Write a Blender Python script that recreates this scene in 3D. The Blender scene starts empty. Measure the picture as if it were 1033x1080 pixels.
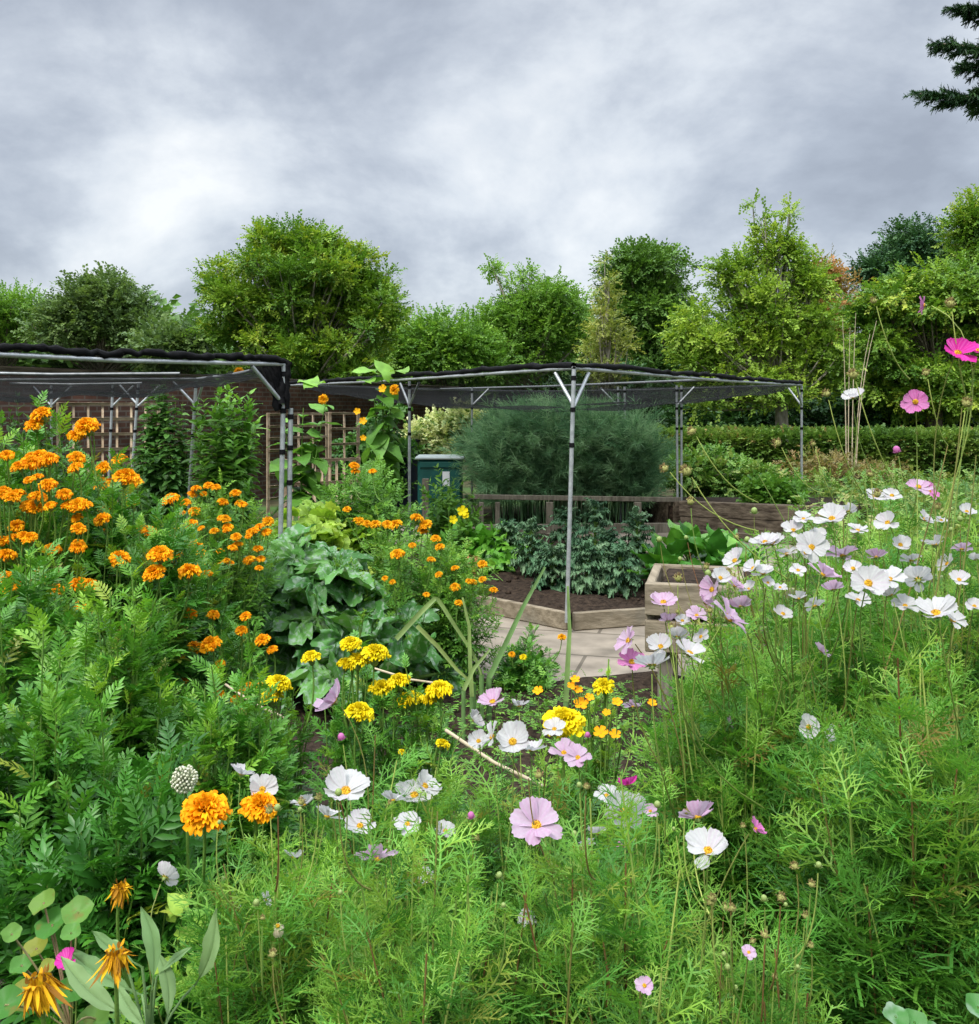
import bpy, math
import numpy as np
from mathutils import Vector, Matrix

RNG = np.random.default_rng(7)
S = bpy.context.scene
COL = S.collection
H = 1.6            # camera height
F = 1000.0         # focal length in photo pixels (1033 wide)
HX, HY = 516.5, 427.0


def at(px, py, d):
    return np.array([(px - HX) / F * d, d, H - (py - HY) / F * d])


def gnd(px, d, z=0.0):
    return np.array([(px - HX) / F * d, d, z])


def U(a, b, n=None):
    return RNG.uniform(a, b, n)


def norm(v):
    v = np.asarray(v, float)
    return v / (np.linalg.norm(v, axis=-1, keepdims=True) + 1e-9)


# ------------------------------------------------------------------ mesh builder
class MB:
    def __init__(self):
        self.v, self.t, self.q, self.tr, self.qm, self.tm, self.n = [], [], [], [], [], [], 0

    def add(self, V, Q=None, T=None, tint=0.5, mat=0):
        V = np.asarray(V, float).reshape(-1, 3)
        self.v.append(V)
        tt = np.empty(len(V)); tt[:] = tint
        self.t.append(tt)
        if Q is not None and len(Q):
            Q = np.asarray(Q, np.int64).reshape(-1, 4) + self.n
            self.q.append(Q); self.qm.append(np.full(len(Q), mat))
        if T is not None and len(T):
            T = np.asarray(T, np.int64).reshape(-1, 3) + self.n
            self.tr.append(T); self.tm.append(np.full(len(T), mat))
        self.n += len(V)
        return self

    def stamp(self, tm, R, P, s, tint, mat=0):
        V, Q, T = tm
        k, n = len(P), len(V)
        if k == 0:
            return self
        s = np.broadcast_to(np.asarray(s, float), (k,))
        W = np.einsum('kij,nj->kni', R, V) * s[:, None, None] + P[:, None, :]
        off = (np.arange(k) * n)[:, None, None]
        tt = np.repeat(np.broadcast_to(np.asarray(tint, float), (k,)), n)
        self.add(W.reshape(-1, 3), (Q[None] + off).reshape(-1, 4) if len(Q) else None,
                 (T[None] + off).reshape(-1, 3) if len(T) else None, tt, mat)
        return self

    def tubes(self, P, r, sides=5, tint=0.5, mat=0):
        P = np.asarray(P, float)
        if P.ndim == 2:
            P = P[None]
        k, m, _ = P.shape
        r = np.asarray(r, float)
        r = np.broadcast_to(r if r.ndim == 2 else (r[None, :] if r.ndim == 1 and len(r) == m else r.reshape(-1, 1)), (k, m))
        tg = norm(np.gradient(P, axis=1))
        x = norm(np.cross(tg, np.array([0.31, 0.83, 0.21])))
        y = np.cross(tg, x)
        a = np.arange(sides) / sides * 2 * np.pi
        ring = P[:, :, None, :] + r[:, :, None, None] * (np.cos(a)[None, None, :, None] * x[:, :, None, :] + np.sin(a)[None, None, :, None] * y[:, :, None, :])
        idx = np.arange(k * m * sides).reshape(k, m, sides)
        A = idx[:, :-1]; B = idx[:, 1:]
        Q = np.stack([A, np.roll(A, -1, 2), np.roll(B, -1, 2), B], -1).reshape(-1, 4)
        tt = np.repeat(np.broadcast_to(np.asarray(tint, float).reshape(-1), (k,)), m * sides) if np.ndim(tint) else tint
        self.add(ring.reshape(-1, 3), Q, None, tt, mat)
        return self

    def ribbon(self, pts, w, nrm, tint=0.5, mat=0, fold=0.0):
        pts = np.asarray(pts, float); m = len(pts)
        tg = norm(np.gradient(pts, axis=0))
        side = norm(np.cross(tg, np.asarray(nrm, float)))
        up = np.cross(side, tg)
        w = np.broadcast_to(np.asarray(w, float), (m,))[:, None]
        L = pts - side * w + up * w * fold; Rr = pts + side * w + up * w * fold
        V = np.stack([L, pts, Rr], 1).reshape(-1, 3)
        Q = []
        for i in range(m - 1):
            for j in range(2):
                a = i * 3 + j
                Q.append((a, a + 1, a + 4, a + 3))
        self.add(V, Q, None, tint, mat)
        return self

    def box(self, c, size, rz=0.0, bev=0.0, tint=0.5, mat=0, M=None):
        sx, sy, sz = [s / 2 for s in size]
        b = min(bev, sx * .9, sy * .9, sz * .9)
        V, Q, T = bevel_box(sx, sy, sz, b)
        if M is None:
            ca, sa = math.cos(rz), math.sin(rz)
            M = np.array([[ca, -sa, 0], [sa, ca, 0], [0, 0, 1]])
        self.add(V @ np.asarray(M).T + np.asarray(c), Q, T, tint, mat)
        return self

    def bar(self, a, b, w, h, bev=0.004, tint=0.5, mat=0, up=(0, 0, 1)):
        a, b = np.asarray(a, float), np.asarray(b, float)
        y = norm(b - a); x = norm(np.cross(y, np.asarray(up, float))); z = np.cross(x, y)
        return self.box((a + b) / 2, (w, np.linalg.norm(b - a), h), bev=bev, tint=tint, mat=mat, M=np.stack([x, y, z], 1))

    def mesh(self, name, mats, smooth=True, origin=(0, 0, 0), R=None, s=1.0):
        V = np.concatenate(self.v) - np.asarray(origin, float)
        if R is not None:
            V = V @ R
        V = V / s
        t = np.concatenate(self.t)
        q = np.concatenate(self.q) if self.q else np.zeros((0, 4), np.int64)
        tr = np.concatenate(self.tr) if self.tr else np.zeros((0, 3), np.int64)
        mi = np.concatenate(self.qm + self.tm) if (self.qm or self.tm) else np.zeros(0)
        me = bpy.data.meshes.new(name)
        me.vertices.add(len(V)); me.vertices.foreach_set('co', V.astype(np.float32).ravel())
        loops = np.concatenate([q.ravel(), tr.ravel()])
        me.loops.add(len(loops)); me.loops.foreach_set('vertex_index', loops.astype(np.int32))
        nf = len(q) + len(tr)
        me.polygons.add(nf)
        start = np.concatenate([np.arange(len(q)) * 4, len(q) * 4 + np.arange(len(tr)) * 3])
        me.polygons.foreach_set('loop_start', start.astype(np.int32))
        me.polygons.foreach_set('use_smooth', np.full(nf, smooth))
        for m in (mats if isinstance(mats, (list, tuple)) else [mats]):
            me.materials.append(m)
        me.polygons.foreach_set('material_index', mi.astype(np.int32))
        at_ = me.attributes.new('tint', 'FLOAT', 'POINT')
        at_.data.foreach_set('value', t.astype(np.float32))
        me.update(calc_edges=True)
        me.validate()
        return me

    def build(self, name, mats, parent=None, smooth=True, origin=None):
        if self.n == 0:
            return None
        org = wloc(parent) if origin is None else origin
        o = bpy.data.objects.new(name, self.mesh(name, mats, smooth, org))
        COL.objects.link(o)
        if parent is not None:
            o.parent = parent
        else:
            o.location = org
        return o


def wloc(p):
    v = np.zeros(3)
    while p is not None:
        v = v + np.array(p.location); p = p.parent
    return v


def bevel_box(x, y, z, b):
    if b <= 0:
        V = np.array([(i, j, k) for i in (-x, x) for j in (-y, y) for k in (-z, z)], float)
        Q = np.array([(0, 1, 3, 2), (4, 6, 7, 5), (0, 4, 5, 1), (2, 3, 7, 6), (0, 2, 6, 4), (1, 5, 7, 3)])
        return V, Q, np.zeros((0, 3), int)
    V, idx = [], {}
    for sx in (-1, 1):
        for sy in (-1, 1):
            for sz in (-1, 1):
                for ax in range(3):
                    p = [sx * (x - b), sy * (y - b), sz * (z - b)]
                    p[ax] = (sx, sy, sz)[ax] * (x, y, z)[ax]
                    idx[(sx, sy, sz, ax)] = len(V); V.append(p)
    Q, T = [], []
    for ax in range(3):
        o = [i for i in range(3) if i != ax]
        for s in (-1, 1):
            f = []
            for a, c in ((-1, -1), (1, -1), (1, 1), (-1, 1)):
                k = [0, 0, 0]; k[ax] = s; k[o[0]] = a; k[o[1]] = c
                f.append(idx[(*k, ax)])
            Q.append(f)
    for ax in range(3):
        o = [i for i in range(3) if i != ax]
        for a in (-1, 1):
            for c in (-1, 1):
                k1 = [0, 0, 0]; k1[ax] = -1; k1[o[0]] = a; k1[o[1]] = c
                k2 = list(k1); k2[ax] = 1
                Q.append([idx[(*k1, o[0])], idx[(*k1, o[1])], idx[(*k2, o[1])], idx[(*k2, o[0])]])
    for sx in (-1, 1):
        for sy in (-1, 1):
            for sz in (-1, 1):
                T.append([idx[(sx, sy, sz, 0)], idx[(sx, sy, sz, 1)], idx[(sx, sy, sz, 2)]])
    return np.array(V, float), np.array(Q), np.array(T)


def frames(d, up):
    y = norm(d)
    up = np.broadcast_to(np.asarray(up, float), y.shape)
    x = np.cross(y, up)
    bad = np.linalg.norm(x, axis=-1) < 1e-3
    if bad.any():
        x[bad] = np.cross(y[bad], np.array([0.7, 0.2, 0.6]))
    x = norm(x)
    z = np.cross(x, y)
    return np.stack([x, y, z], -1)


def rdir(n):
    return norm(RNG.normal(size=(n, 3)))


def bez(p0, p1, p2, m):
    t = np.linspace(0, 1, m)
    t = t.reshape((1,) * (np.ndim(p0) - 1) + (m, 1))
    p0, p1, p2 = [np.asarray(p, float)[..., None, :] for p in (p0, p1, p2)]
    return (1 - t) ** 2 * p0 + 2 * t * (1 - t) * p1 + t ** 2 * p2


# ------------------------------------------------------------------ object helpers
def tag(o, label=None, cat=None, group=None, kind=None):
    if label: o['label'] = label
    if cat: o['category'] = cat
    if group: o['group'] = group
    if kind: o['kind'] = kind
    return o


def thing(name, label, cat, loc=(0, 0, 0), group=None, kind=None):
    o = bpy.data.objects.new(name, None); COL.objects.link(o)
    o.location = [float(c) for c in loc]
    o.empty_display_size = 0.1
    return tag(o, label, cat, group, kind)


def place(name, mesh, parent, pos, R, s, label=None):
    o = bpy.data.objects.new(name, mesh); COL.objects.link(o)
    o.parent = parent
    p = np.asarray(pos, float) - wloc(parent)
    M = np.eye(4); M[:3, :3] = np.asarray(R) * s; M[:3, 3] = p
    o.matrix_basis = Matrix(M.tolist())
    if label: o['label'] = label
    return o


def sub(name, mesh, parent):
    o = bpy.data.objects.new(name, mesh); COL.objects.link(o); o.parent = parent
    return o


# ------------------------------------------------------------------ materials
def new_mat(name):
    m = bpy.data.materials.new(name); m.use_nodes = True
    nt = m.node_tree; nt.nodes.clear()
    out = nt.nodes.new('ShaderNodeOutputMaterial')
    return m, nt, out


def N(nt, t, **kw):
    n = nt.nodes.new(t)
    for k, v in kw.items():
        setattr(n, k, v)
    return n


def ramp(nt, stops, interp='LINEAR'):
    r = N(nt, 'ShaderNodeValToRGB'); cr = r.color_ramp; cr.interpolation = interp
    while len(cr.elements) < len(stops):
        cr.elements.new(0.5)
    for e, (p, c) in zip(cr.elements, stops):
        e.position = p; e.color = (*c, 1)
    return r


def leaf_mat(name, cols, trans=0.3, rough=0.5, spec=0.3, tcol=(1.25, 1.25, 0.7), mottle=None, var=.25):
    if name.startswith('petal'): var = .05
    elif name not in ('seed_head', 'calyx', 'allium_seed', 'nasturtium_stem'): cols = [(a * 1.34, b * 1.30, c * 1.05) for a, b, c in cols]
    m, nt, out = new_mat(name)
    L = nt.links.new
    a = N(nt, 'ShaderNodeAttribute', attribute_name='tint')
    r = ramp(nt, [(i / (len(cols) - 1), c) for i, c in enumerate(cols)])
    L(a.outputs['Fac'], r.inputs[0])
    col = r.outputs[0]
    tc = N(nt, 'ShaderNodeTexCoord')
    nz = N(nt, 'ShaderNodeTexNoise'); nz.inputs['Scale'].default_value = mottle[0] if mottle else 9.0
    nz.inputs['Detail'].default_value = 3.0
    L(tc.outputs['Object'], nz.inputs['Vector'])
    mx = N(nt, 'ShaderNodeMix', data_type='RGBA')
    if mottle:
        rr = ramp(nt, [(mottle[2], (0, 0, 0)), (mottle[3], (1, 1, 1))]); L(nz.outputs['Fac'], rr.inputs[0])
        L(rr.outputs[0], mx.inputs['Factor']); L(col, mx.inputs['A']); mx.inputs['B'].default_value = (*mottle[1], 1)
    else:
        hsv = N(nt, 'ShaderNodeHueSaturation')
        mr = N(nt, 'ShaderNodeMapRange'); mr.inputs['From Min'].default_value = .3; mr.inputs['From Max'].default_value = .7
        mr.inputs['To Min'].default_value = 1 - var; mr.inputs['To Max'].default_value = 1 + var
        L(nz.outputs['Fac'], mr.inputs['Value']); L(mr.outputs[0], hsv.inputs['Value']); L(col, hsv.inputs['Color'])
        mx.inputs['Factor'].default_value = 1.0; L(hsv.outputs[0], mx.inputs['B'])
    col = mx.outputs['Result']
    p = N(nt, 'ShaderNodeBsdfPrincipled'); L(col, p.inputs['Base Color'])
    p.inputs['Roughness'].default_value = rough; p.inputs['Specular IOR Level'].default_value = spec
    tr = N(nt, 'ShaderNodeBsdfTranslucent')
    mm = N(nt, 'ShaderNodeMix', data_type='RGBA', blend_type='MULTIPLY'); mm.inputs['Factor'].default_value = 1
    L(col, mm.inputs['A']); mm.inputs['B'].default_value = (*tcol, 1)
    L(mm.outputs['Result'], tr.inputs['Color'])
    ms = N(nt, 'ShaderNodeMixShader'); ms.inputs[0].default_value = trans
    L(p.outputs[0], ms.inputs[1]); L(tr.outputs[0], ms.inputs[2]); L(ms.outputs[0], out.inputs[0])
    return m


def solid(name, c1, c2, scale=8, rough=0.7, metal=0.0, spec=0.4, stretch=(1, 1, 1), bump=0.2, detail=5, coord='Object', pos=(.35, .65), extra=None):
    m, nt, out = new_mat(name)
    L = nt.links.new
    tc = N(nt, 'ShaderNodeTexCoord'); mp = N(nt, 'ShaderNodeMapping'); mp.inputs['Scale'].default_value = stretch
    L(tc.outputs[coord], mp.inputs[0])
    nz = N(nt, 'ShaderNodeTexNoise'); nz.inputs['Scale'].default_value = scale; nz.inputs['Detail'].default_value = detail
    nz.inputs['Roughness'].default_value = .62
    L(mp.outputs[0], nz.inputs['Vector'])
    r = ramp(nt, [(pos[0], c1), (pos[1], c2)]); L(nz.outputs['Fac'], r.inputs[0])
    col = r.outputs[0]
    if extra:
        n2 = N(nt, 'ShaderNodeTexNoise'); n2.inputs['Scale'].default_value = extra[0]; n2.inputs['Detail'].default_value = 4
        L(tc.outputs[coord], n2.inputs['Vector'])
        r2 = ramp(nt, [(extra[2], (0, 0, 0)), (extra[3], (1, 1, 1))]); L(n2.outputs['Fac'], r2.inputs[0])
        mx = N(nt, 'ShaderNodeMix', data_type='RGBA'); L(r2.outputs[0], mx.inputs['Factor']); L(col, mx.inputs['A']); mx.inputs['B'].default_value = (*extra[1], 1)
        col = mx.outputs['Result']
    p = N(nt, 'ShaderNodeBsdfPrincipled'); L(col, p.inputs['Base Color'])
    p.inputs['Roughness'].default_value = rough; p.inputs['Metallic'].default_value = metal
    p.inputs['Specular IOR Level'].default_value = spec
    if bump:
        b = N(nt, 'ShaderNodeBump'); b.inputs['Strength'].default_value = bump; b.inputs['Distance'].default_value = .02
        L(nz.outputs['Fac'], b.inputs['Height']); L(b.outputs[0], p.inputs['Normal'])
    L(p.outputs[0], out.inputs[0])
    return m


def wood_mat(name, c1, c2, axis, stain=(.16, .15, .12)):
    st = [14, 14, 14]; st[axis] = 1.2
    return solid(name, c1, c2, scale=1.6, rough=.85, spec=.2, stretch=st, bump=.5, detail=8, extra=(3.0, stain, .52, .72))


M = {}
M['cosmos_leaf'] = leaf_mat('cosmos_leaf', [(.026, .10, .018), (.05, .165, .028), (.09, .235, .036), (.17, .31, .05), (.19, .15, .045)], .33)
M['cosmos_stem'] = leaf_mat('cosmos_stem', [(.14, .06, .035), (.12, .2, .05), (.3, .36, .11)], .1)
M['mari_leaf'] = leaf_mat('marigold_leaf', [(.020, .085, .014), (.040, .15, .019), (.08, .225, .026), (.20, .36, .038), (.2, .19, .04)], .3, .42, .4)
M['mari_leaf_far'] = leaf_mat('marigold_leaf_far', [(.03, .10, .018), (.06, .17, .025), (.11, .24, .035), (.2, .33, .05)], .3)
M['mari_stem'] = leaf_mat('marigold_stem', [(.07, .14, .03), (.12, .22, .05)], .1)
M['courgette'] = leaf_mat('courgette_leaf', [(.035, .12, .03), (.06, .175, .045), (.10, .23, .06)], .22, .5, .3, mottle=(30, (.24, .33, .24), .50, .66))
M['lime_leaf'] = leaf_mat('lime_leaf', [(.14, .27, .04), (.24, .38, .06), (.36, .45, .09)], .35)
M['bean_leaf'] = leaf_mat('bean_leaf', [(.03, .095, .022), (.05, .135, .03), (.09, .195, .04)], .3)
M['mid_leaf'] = leaf_mat('mid_leaf', [(.05, .14, .025), (.085, .21, .035), (.15, .30, .05)], .3)
M['kale'] = leaf_mat('kale_leaf', [(.035, .095, .055), (.065, .145, .085), (.12, .205, .13)], .18, .5, .35, tcol=(1, 1, .9))
M['chard'] = leaf_mat('chard_leaf', [(.025, .10, .018), (.05, .17, .025), (.11, .26, .03)], .25, .3, .5)
M['straw'] = leaf_mat('strawberry_leaf', [(.05, .17, .02), (.08, .24, .03), (.14, .32, .04)], .3, .4, .4)
M['aspara'] = leaf_mat('asparagus_leaf', [(.075, .17, .105), (.13, .25, .155), (.20, .33, .21)], .4, .7, .1, tcol=(1, 1.1, .9))
M['varieg'] = leaf_mat('variegated_leaf', [(.1, .2, .06), (.45, .5, .3), (.62, .64, .46)], .3)
M['hedge'] = leaf_mat('hedge_leaf', [(.045, .10, .024), (.08, .155, .034), (.14, .22, .055), (.2, .16, .07)], .3)
M['weed'] = leaf_mat('weed_leaf', [(.04, .11, .022), (.07, .165, .034), (.12, .22, .045), (.2, .22, .08)], .3)
M['sage'] = leaf_mat('sage_leaf', [(.09, .17, .08), (.13, .22, .11), (.17, .26, .14)], .25, .7, .15)
M['nast'] = leaf_mat('nasturtium_leaf', [(.04, .14, .025), (.06, .18, .04), (.17, .19, .03)], .35, .5, .25, mottle=(60, (.16, .15, .03), .56, .75))
M['leek'] = leaf_mat('leek_leaf', [(.07, .14, .055), (.11, .20, .085), (.19, .25, .10)], .2, .45, .3)
M['petal_white'] = leaf_mat('petal_white', [(.52, .50, .52), (.60, .60, .595), (.58, .51, .57)], .48, .6, .1, tcol=(1, 1, 1))
M['petal_pale'] = leaf_mat('petal_pale_pink', [(.58, .46, .57), (.58, .41, .55), (.55, .32, .49)], .48, .6, .1, tcol=(1, 1, 1))
M['petal_pink'] = leaf_mat('petal_pink', [(.55, .23, .43), (.53, .18, .40), (.50, .12, .34)], .35, .6, .1, tcol=(1, 1, 1))
M['petal_mag'] = leaf_mat('petal_magenta', [(.66, .05, .36), (.60, .03, .32), (.7, .12, .45)], .35, .6, .1, tcol=(1, 1, 1))
M['petal_cream'] = leaf_mat('petal_cream', [(.62, .55, .38), (.75, .7, .55), (.5, .38, .2)], .3, .7, .1, tcol=(1, 1, 1))
M['orange'] = leaf_mat('petal_orange', [(.76, .25, .003), (.84, .36, .005), (.88, .47, .010)], .25, .6, .1, tcol=(1, .9, .6))
M['yellow'] = leaf_mat('petal_yellow', [(.72, .53, .006), (.76, .61, .008), (.78, .65, .02)], .25, .6, .1, tcol=(1, 1, .7))
M['amber'] = leaf_mat('petal_amber', [(.72, .27, .005), (.78, .38, .008), (.8, .46, .012)], .25, .6, .1, tcol=(1, .9, .6))
M['wilted'] = leaf_mat('petal_wilted', [(.20, .09, .02), (.60, .29, .012), (.74, .46, .014)], .25, .7, .1, tcol=(1, .9, .6))
M['disc'] = solid('flower_disc', (.55, .25, .01), (.85, .55, .03), 60, .8, bump=.5)
M['calyx'] = leaf_mat('calyx', [(.10, .17, .05), (.2, .28, .08), (.3, .34, .12)], .1)
M['seed'] = leaf_mat('seed_head', [(.13, .08, .04), (.30, .21, .10), (.30, .31, .10)], .15, .8, .1, tcol=(1, 1, .8))
M['metal'] = solid('galvanised_steel', (.30, .32, .33), (.46, .48, .49), 22, .45, .5, bump=.05)
M['black'] = solid('black_plastic', (.003, .003, .0035), (.008, .008, .009), 30, .8, spec=.1, bump=.3)
M['wood_x'] = wood_mat('pale_timber_x', (.13, .105, .07), (.27, .225, .16), 0)
M['wood_y'] = wood_mat('pale_timber_y', (.13, .105, .07), (.27, .225, .16), 1)
M['sleeper'] = solid('weathered_sleeper', (.05, .037, .026), (.20, .16, .115), 1.5, .9, spec=.15, stretch=(1.4, 10, 14), bump=.9, detail=9, extra=(5, (.05, .04, .03), .58, .7))
M['post_wood'] = solid('weathered_post', (.09, .08, .06), (.20, .18, .14), 3, .9, spec=.2, stretch=(10, 10, 1.2), bump=.5)
M['lattice'] = solid('lattice_wood', (.26, .19, .12), (.42, .33, .23), 4, .85, spec=.2, stretch=(3, 3, 3), bump=.3)
M['bark'] = solid('bark', (.06, .045, .03), (.20, .17, .13), 5, .9, spec=.1, stretch=(5, 5, 1), bump=.8)
M['bark_pale'] = solid('bark_pale', (.17, .15, .11), (.36, .33, .27), 4, .9, spec=.1, stretch=(4, 4, 1), bump=.5)
M['soil'] = solid('bed_soil', (.012, .008, .006), (.055, .038, .026), 26, .95, spec=.1, bump=1.0, detail=8)
M['binGreen'] = solid('green_plastic', (.006, .07, .06), (.012, .10, .085), 5, .45, bump=.02)
M['binLid'] = solid('grey_lid', (.36, .42, .42), (.46, .52, .52), 8, .5, bump=.03)
M['blue'] = solid('dark_blue_plastic', (.008, .012, .03), (.014, .02, .045), 5, .5, bump=.02)
M['paper'] = solid('white_notice', (.66, .70, .74), (.78, .8, .83), 20, .6, bump=0)
M['dead'] = solid('dead_stem', (.30, .24, .15), (.50, .42, .30), 10, .9, bump=.2)
M['conifer'] = leaf_mat('conifer_needles', [(.008, .028, .014), (.016, .05, .022), (.035, .085, .03)], .15)


def net_mat():
    m, nt, out = new_mat('black_netting'); L = nt.links.new
    tc = N(nt, 'ShaderNodeTexCoord'); nz = N(nt, 'ShaderNodeTexNoise'); nz.inputs['Scale'].default_value = 2.2; nz.inputs['Detail'].default_value = 4
    mp = N(nt, 'ShaderNodeMapping'); mp.inputs['Scale'].default_value = (1, .35, 1)
    L(tc.outputs['Object'], mp.inputs[0]); L(mp.outputs[0], nz.inputs['Vector'])
    mr = N(nt, 'ShaderNodeMapRange'); mr.inputs['From Min'].default_value = .3; mr.inputs['From Max'].default_value = .7
    mr.inputs['To Min'].default_value = .48; mr.inputs['To Max'].default_value = .70
    L(nz.outputs['Fac'], mr.inputs['Value'])
    d = N(nt, 'ShaderNodeBsdfPrincipled'); d.inputs['Base Color'].default_value = (.011, .0115, .013, 1); d.inputs['Roughness'].default_value = .7; d.inputs['Specular IOR Level'].default_value = .1
    t = N(nt, 'ShaderNodeBsdfTransparent'); ms = N(nt, 'ShaderNodeMixShader')
    L(mr.outputs[0], ms.inputs[0]); L(t.outputs[0], ms.inputs[1]); L(d.outputs[0], ms.inputs[2]); L(ms.outputs[0], out.inputs[0])
    return m


M['net'] = net_mat()


def brick_mat(name, c1, c2, mortar, scale, rot=None, bw=.215, rh=.075, ms_=.012):
    m, nt, out = new_mat(name); L = nt.links.new
    tc = N(nt, 'ShaderNodeTexCoord'); mp = N(nt, 'ShaderNodeMapping')
    if rot: mp.inputs['Rotation'].default_value = rot
    L(tc.outputs['Object'], mp.inputs[0])
    b = N(nt, 'ShaderNodeTexBrick'); b.inputs['Color1'].default_value = (*c1, 1); b.inputs['Color2'].default_value = (*c2, 1)
    b.inputs['Mortar'].default_value = (*mortar, 1); b.inputs['Scale'].default_value = scale
    b.inputs['Brick Width'].default_value = bw; b.inputs['Row Height'].default_value = rh; b.inputs['Mortar Size'].default_value = ms_
    L(mp.outputs[0], b.inputs['Vector'])
    nz = N(nt, 'ShaderNodeTexNoise'); nz.inputs['Scale'].default_value = 3.5; nz.inputs['Detail'].default_value = 7
    L(tc.outputs['Object'], nz.inputs['Vector'])
    mr = N(nt, 'ShaderNodeMapRange'); mr.inputs['From Min'].default_value = .25; mr.inputs['From Max'].default_value = .75
    mr.inputs['To Min'].default_value = .5; mr.inputs['To Max'].default_value = 1.4
    L(nz.outputs['Fac'], mr.inputs['Value'])
    hs = N(nt, 'ShaderNodeHueSaturation'); L(mr.outputs[0], hs.inputs['Value']); L(b.outputs['Color'], hs.inputs['Color'])
    p = N(nt, 'ShaderNodeBsdfPrincipled'); L(hs.outputs[0], p.inputs['Base Color']); p.inputs['Roughness'].default_value = .9
    p.inputs['Specular IOR Level'].default_value = .2
    bp = N(nt, 'ShaderNodeBump'); bp.inputs['Strength'].default_value = .4; bp.inputs['Distance'].default_value = .01
    L(nz.outputs['Fac'], bp.inputs['Height']); L(bp.outputs[0], p.inputs['Normal'])
    L(p.outputs[0], out.inputs[0])
    return m


M['brick'] = brick_mat('old_brick', (.15, .07, .05), (.10, .055, .045), (.16, .13, .11), 1.0, (math.radians(90), 0, 0))
M['paving'] = brick_mat('paving_slabs', (.235, .20, .155), (.20, .17, .135), (.10, .085, .065), 1.0, (0, 0, .25), .9, .6, .012)
M['ground'] = solid('ground_earth', (.02, .016, .01), (.07, .065, .03), 3, .95, spec=.1, bump=.8, detail=9, extra=(.6, (.05, .10, .025), .45, .6))

# ------------------------------------------------------------------ leaf templates


def pack(mb):
    return (np.concatenate(mb.v), np.concatenate(mb.q) if mb.q else np.zeros((0, 4), int), np.concatenate(mb.tr) if mb.tr else np.zeros((0, 3), int))


def strip(mb, pts, w, nrm):
    pts = np.asarray(pts, float); tg = norm(np.gradient(pts, axis=0)); sd = norm(np.cross(tg, nrm))
    w = np.broadcast_to(np.asarray(w, float), (len(pts),))[:, None]
    V = np.stack([pts - sd * w, pts + sd * w], 1).reshape(-1, 3)
    Q = [(2 * i, 2 * i + 1, 2 * i + 3, 2 * i + 2) for i in range(len(pts) - 1)]
    mb.add(V, Q)


def cosmos_leaf(seed, w=.0118, pairs=6):
    r = np.random.default_rng(seed); mb = MB()
    droop = r.uniform(.05, .35)
    t = np.linspace(0, 1, 6)
    rach = np.stack([.05 * np.sin(3 * t), t, -droop * t * t], 1)
    strip(mb, rach, w * 1.2, (0, .3, 1))
    for i in range(pairs):
        tt = .16 + .78 * i / (pairs - 1)
        b = np.array([.05 * math.sin(3 * tt), tt, -droop * tt * tt])
        ln = .46 * (1 - .55 * tt) * r.uniform(.8, 1.2)
        for sd in (-1, 1):
            an = math.radians(r.uniform(38, 62))
            d = np.array([sd * math.sin(an), math.cos(an), r.uniform(-.25, .3)])
            e = b + d * ln + np.array([0, .08 * ln, -.12 * ln])
            mid = b + d * ln * .5
            nrm = norm(np.array([r.uniform(-.8, .8), r.uniform(-.4, .4), 1]))
            strip(mb, [b, mid, e], [w, w, w * .5], nrm)
            for f in ((.35, 1), (.45, -1), (.7, 1)):
                p0 = b + d * ln * f[0]
                a2 = an * sd + f[1] * math.radians(r.uniform(28, 45))
                d2 = np.array([math.sin(a2), math.cos(a2), d[2] + r.uniform(-.2, .25)])
                strip(mb, [p0, p0 + d2 * ln * r.uniform(.4, .6)], [w * .9, w * .5], nrm)
    return pack(mb)


COSMOS = [cosmos_leaf(i) for i in range(7)]


def blade(mb, base, d, up, L, W, bend=.1, fold=.25, n=4):
    """a lanceolate leaflet folded along its midrib"""
    base = np.asarray(base, float); d = norm(d); sd = norm(np.cross(d, up)); upn = np.cross(sd, d)
    ts = np.linspace(0, 1, n + 1); ws = W * np.sin(np.pi * ts ** .8) ** .9; ws[0] = W * .05; ws[-1] = 0
    V = []
    for t, w in zip(ts, ws):
        c = base + d * L * t - upn * bend * L * t * t
        V += [c - sd * w + upn * fold * w, c, c + sd * w + upn * fold * w]
    Q = []
    for i in range(n):
        for j in range(2):
            a = 3 * i + j; Q.append((a, a + 1, a + 4, a + 3))
    mb.add(V, Q)


def marigold_leaf(seed, pairs=6, W=.052, n=3):
    r = np.random.default_rng(seed); mb = MB(); droop = r.uniform(.12, .38)
    def c(t): return np.array([0, t, .12 * t - droop * t * t])
    t = np.linspace(0, .92, 4)
    strip(mb, np.array([c(x) for x in t]), .012, (0, .2, 1))
    for i in range(pairs):
        tt = .14 + .72 * i / (pairs - 1)
        L = (.30 + .16 * math.sin(math.pi * (tt + .1))) * (1 - .25 * tt)
        for sd in (-1, 1):
            an = math.radians(r.uniform(46, 64) - 14 * tt)
            blade(mb, c(tt + sd * .015), (sd * math.sin(an), math.cos(an), r.uniform(-.15, .2)), (r.uniform(-.3, .3), 0, 1), L * r.uniform(.85, 1.1), W, r.uniform(.05, .3), .3, n)
    blade(mb, c(.9), (0, 1, -droop), (0, 0, 1), .36, W, .2, .3, n)
    return pack(mb)


MARI = [marigold_leaf(i) for i in range(6)]
MARI_LO = [marigold_leaf(20 + i, 4, .07, 2) for i in range(4)]


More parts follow.
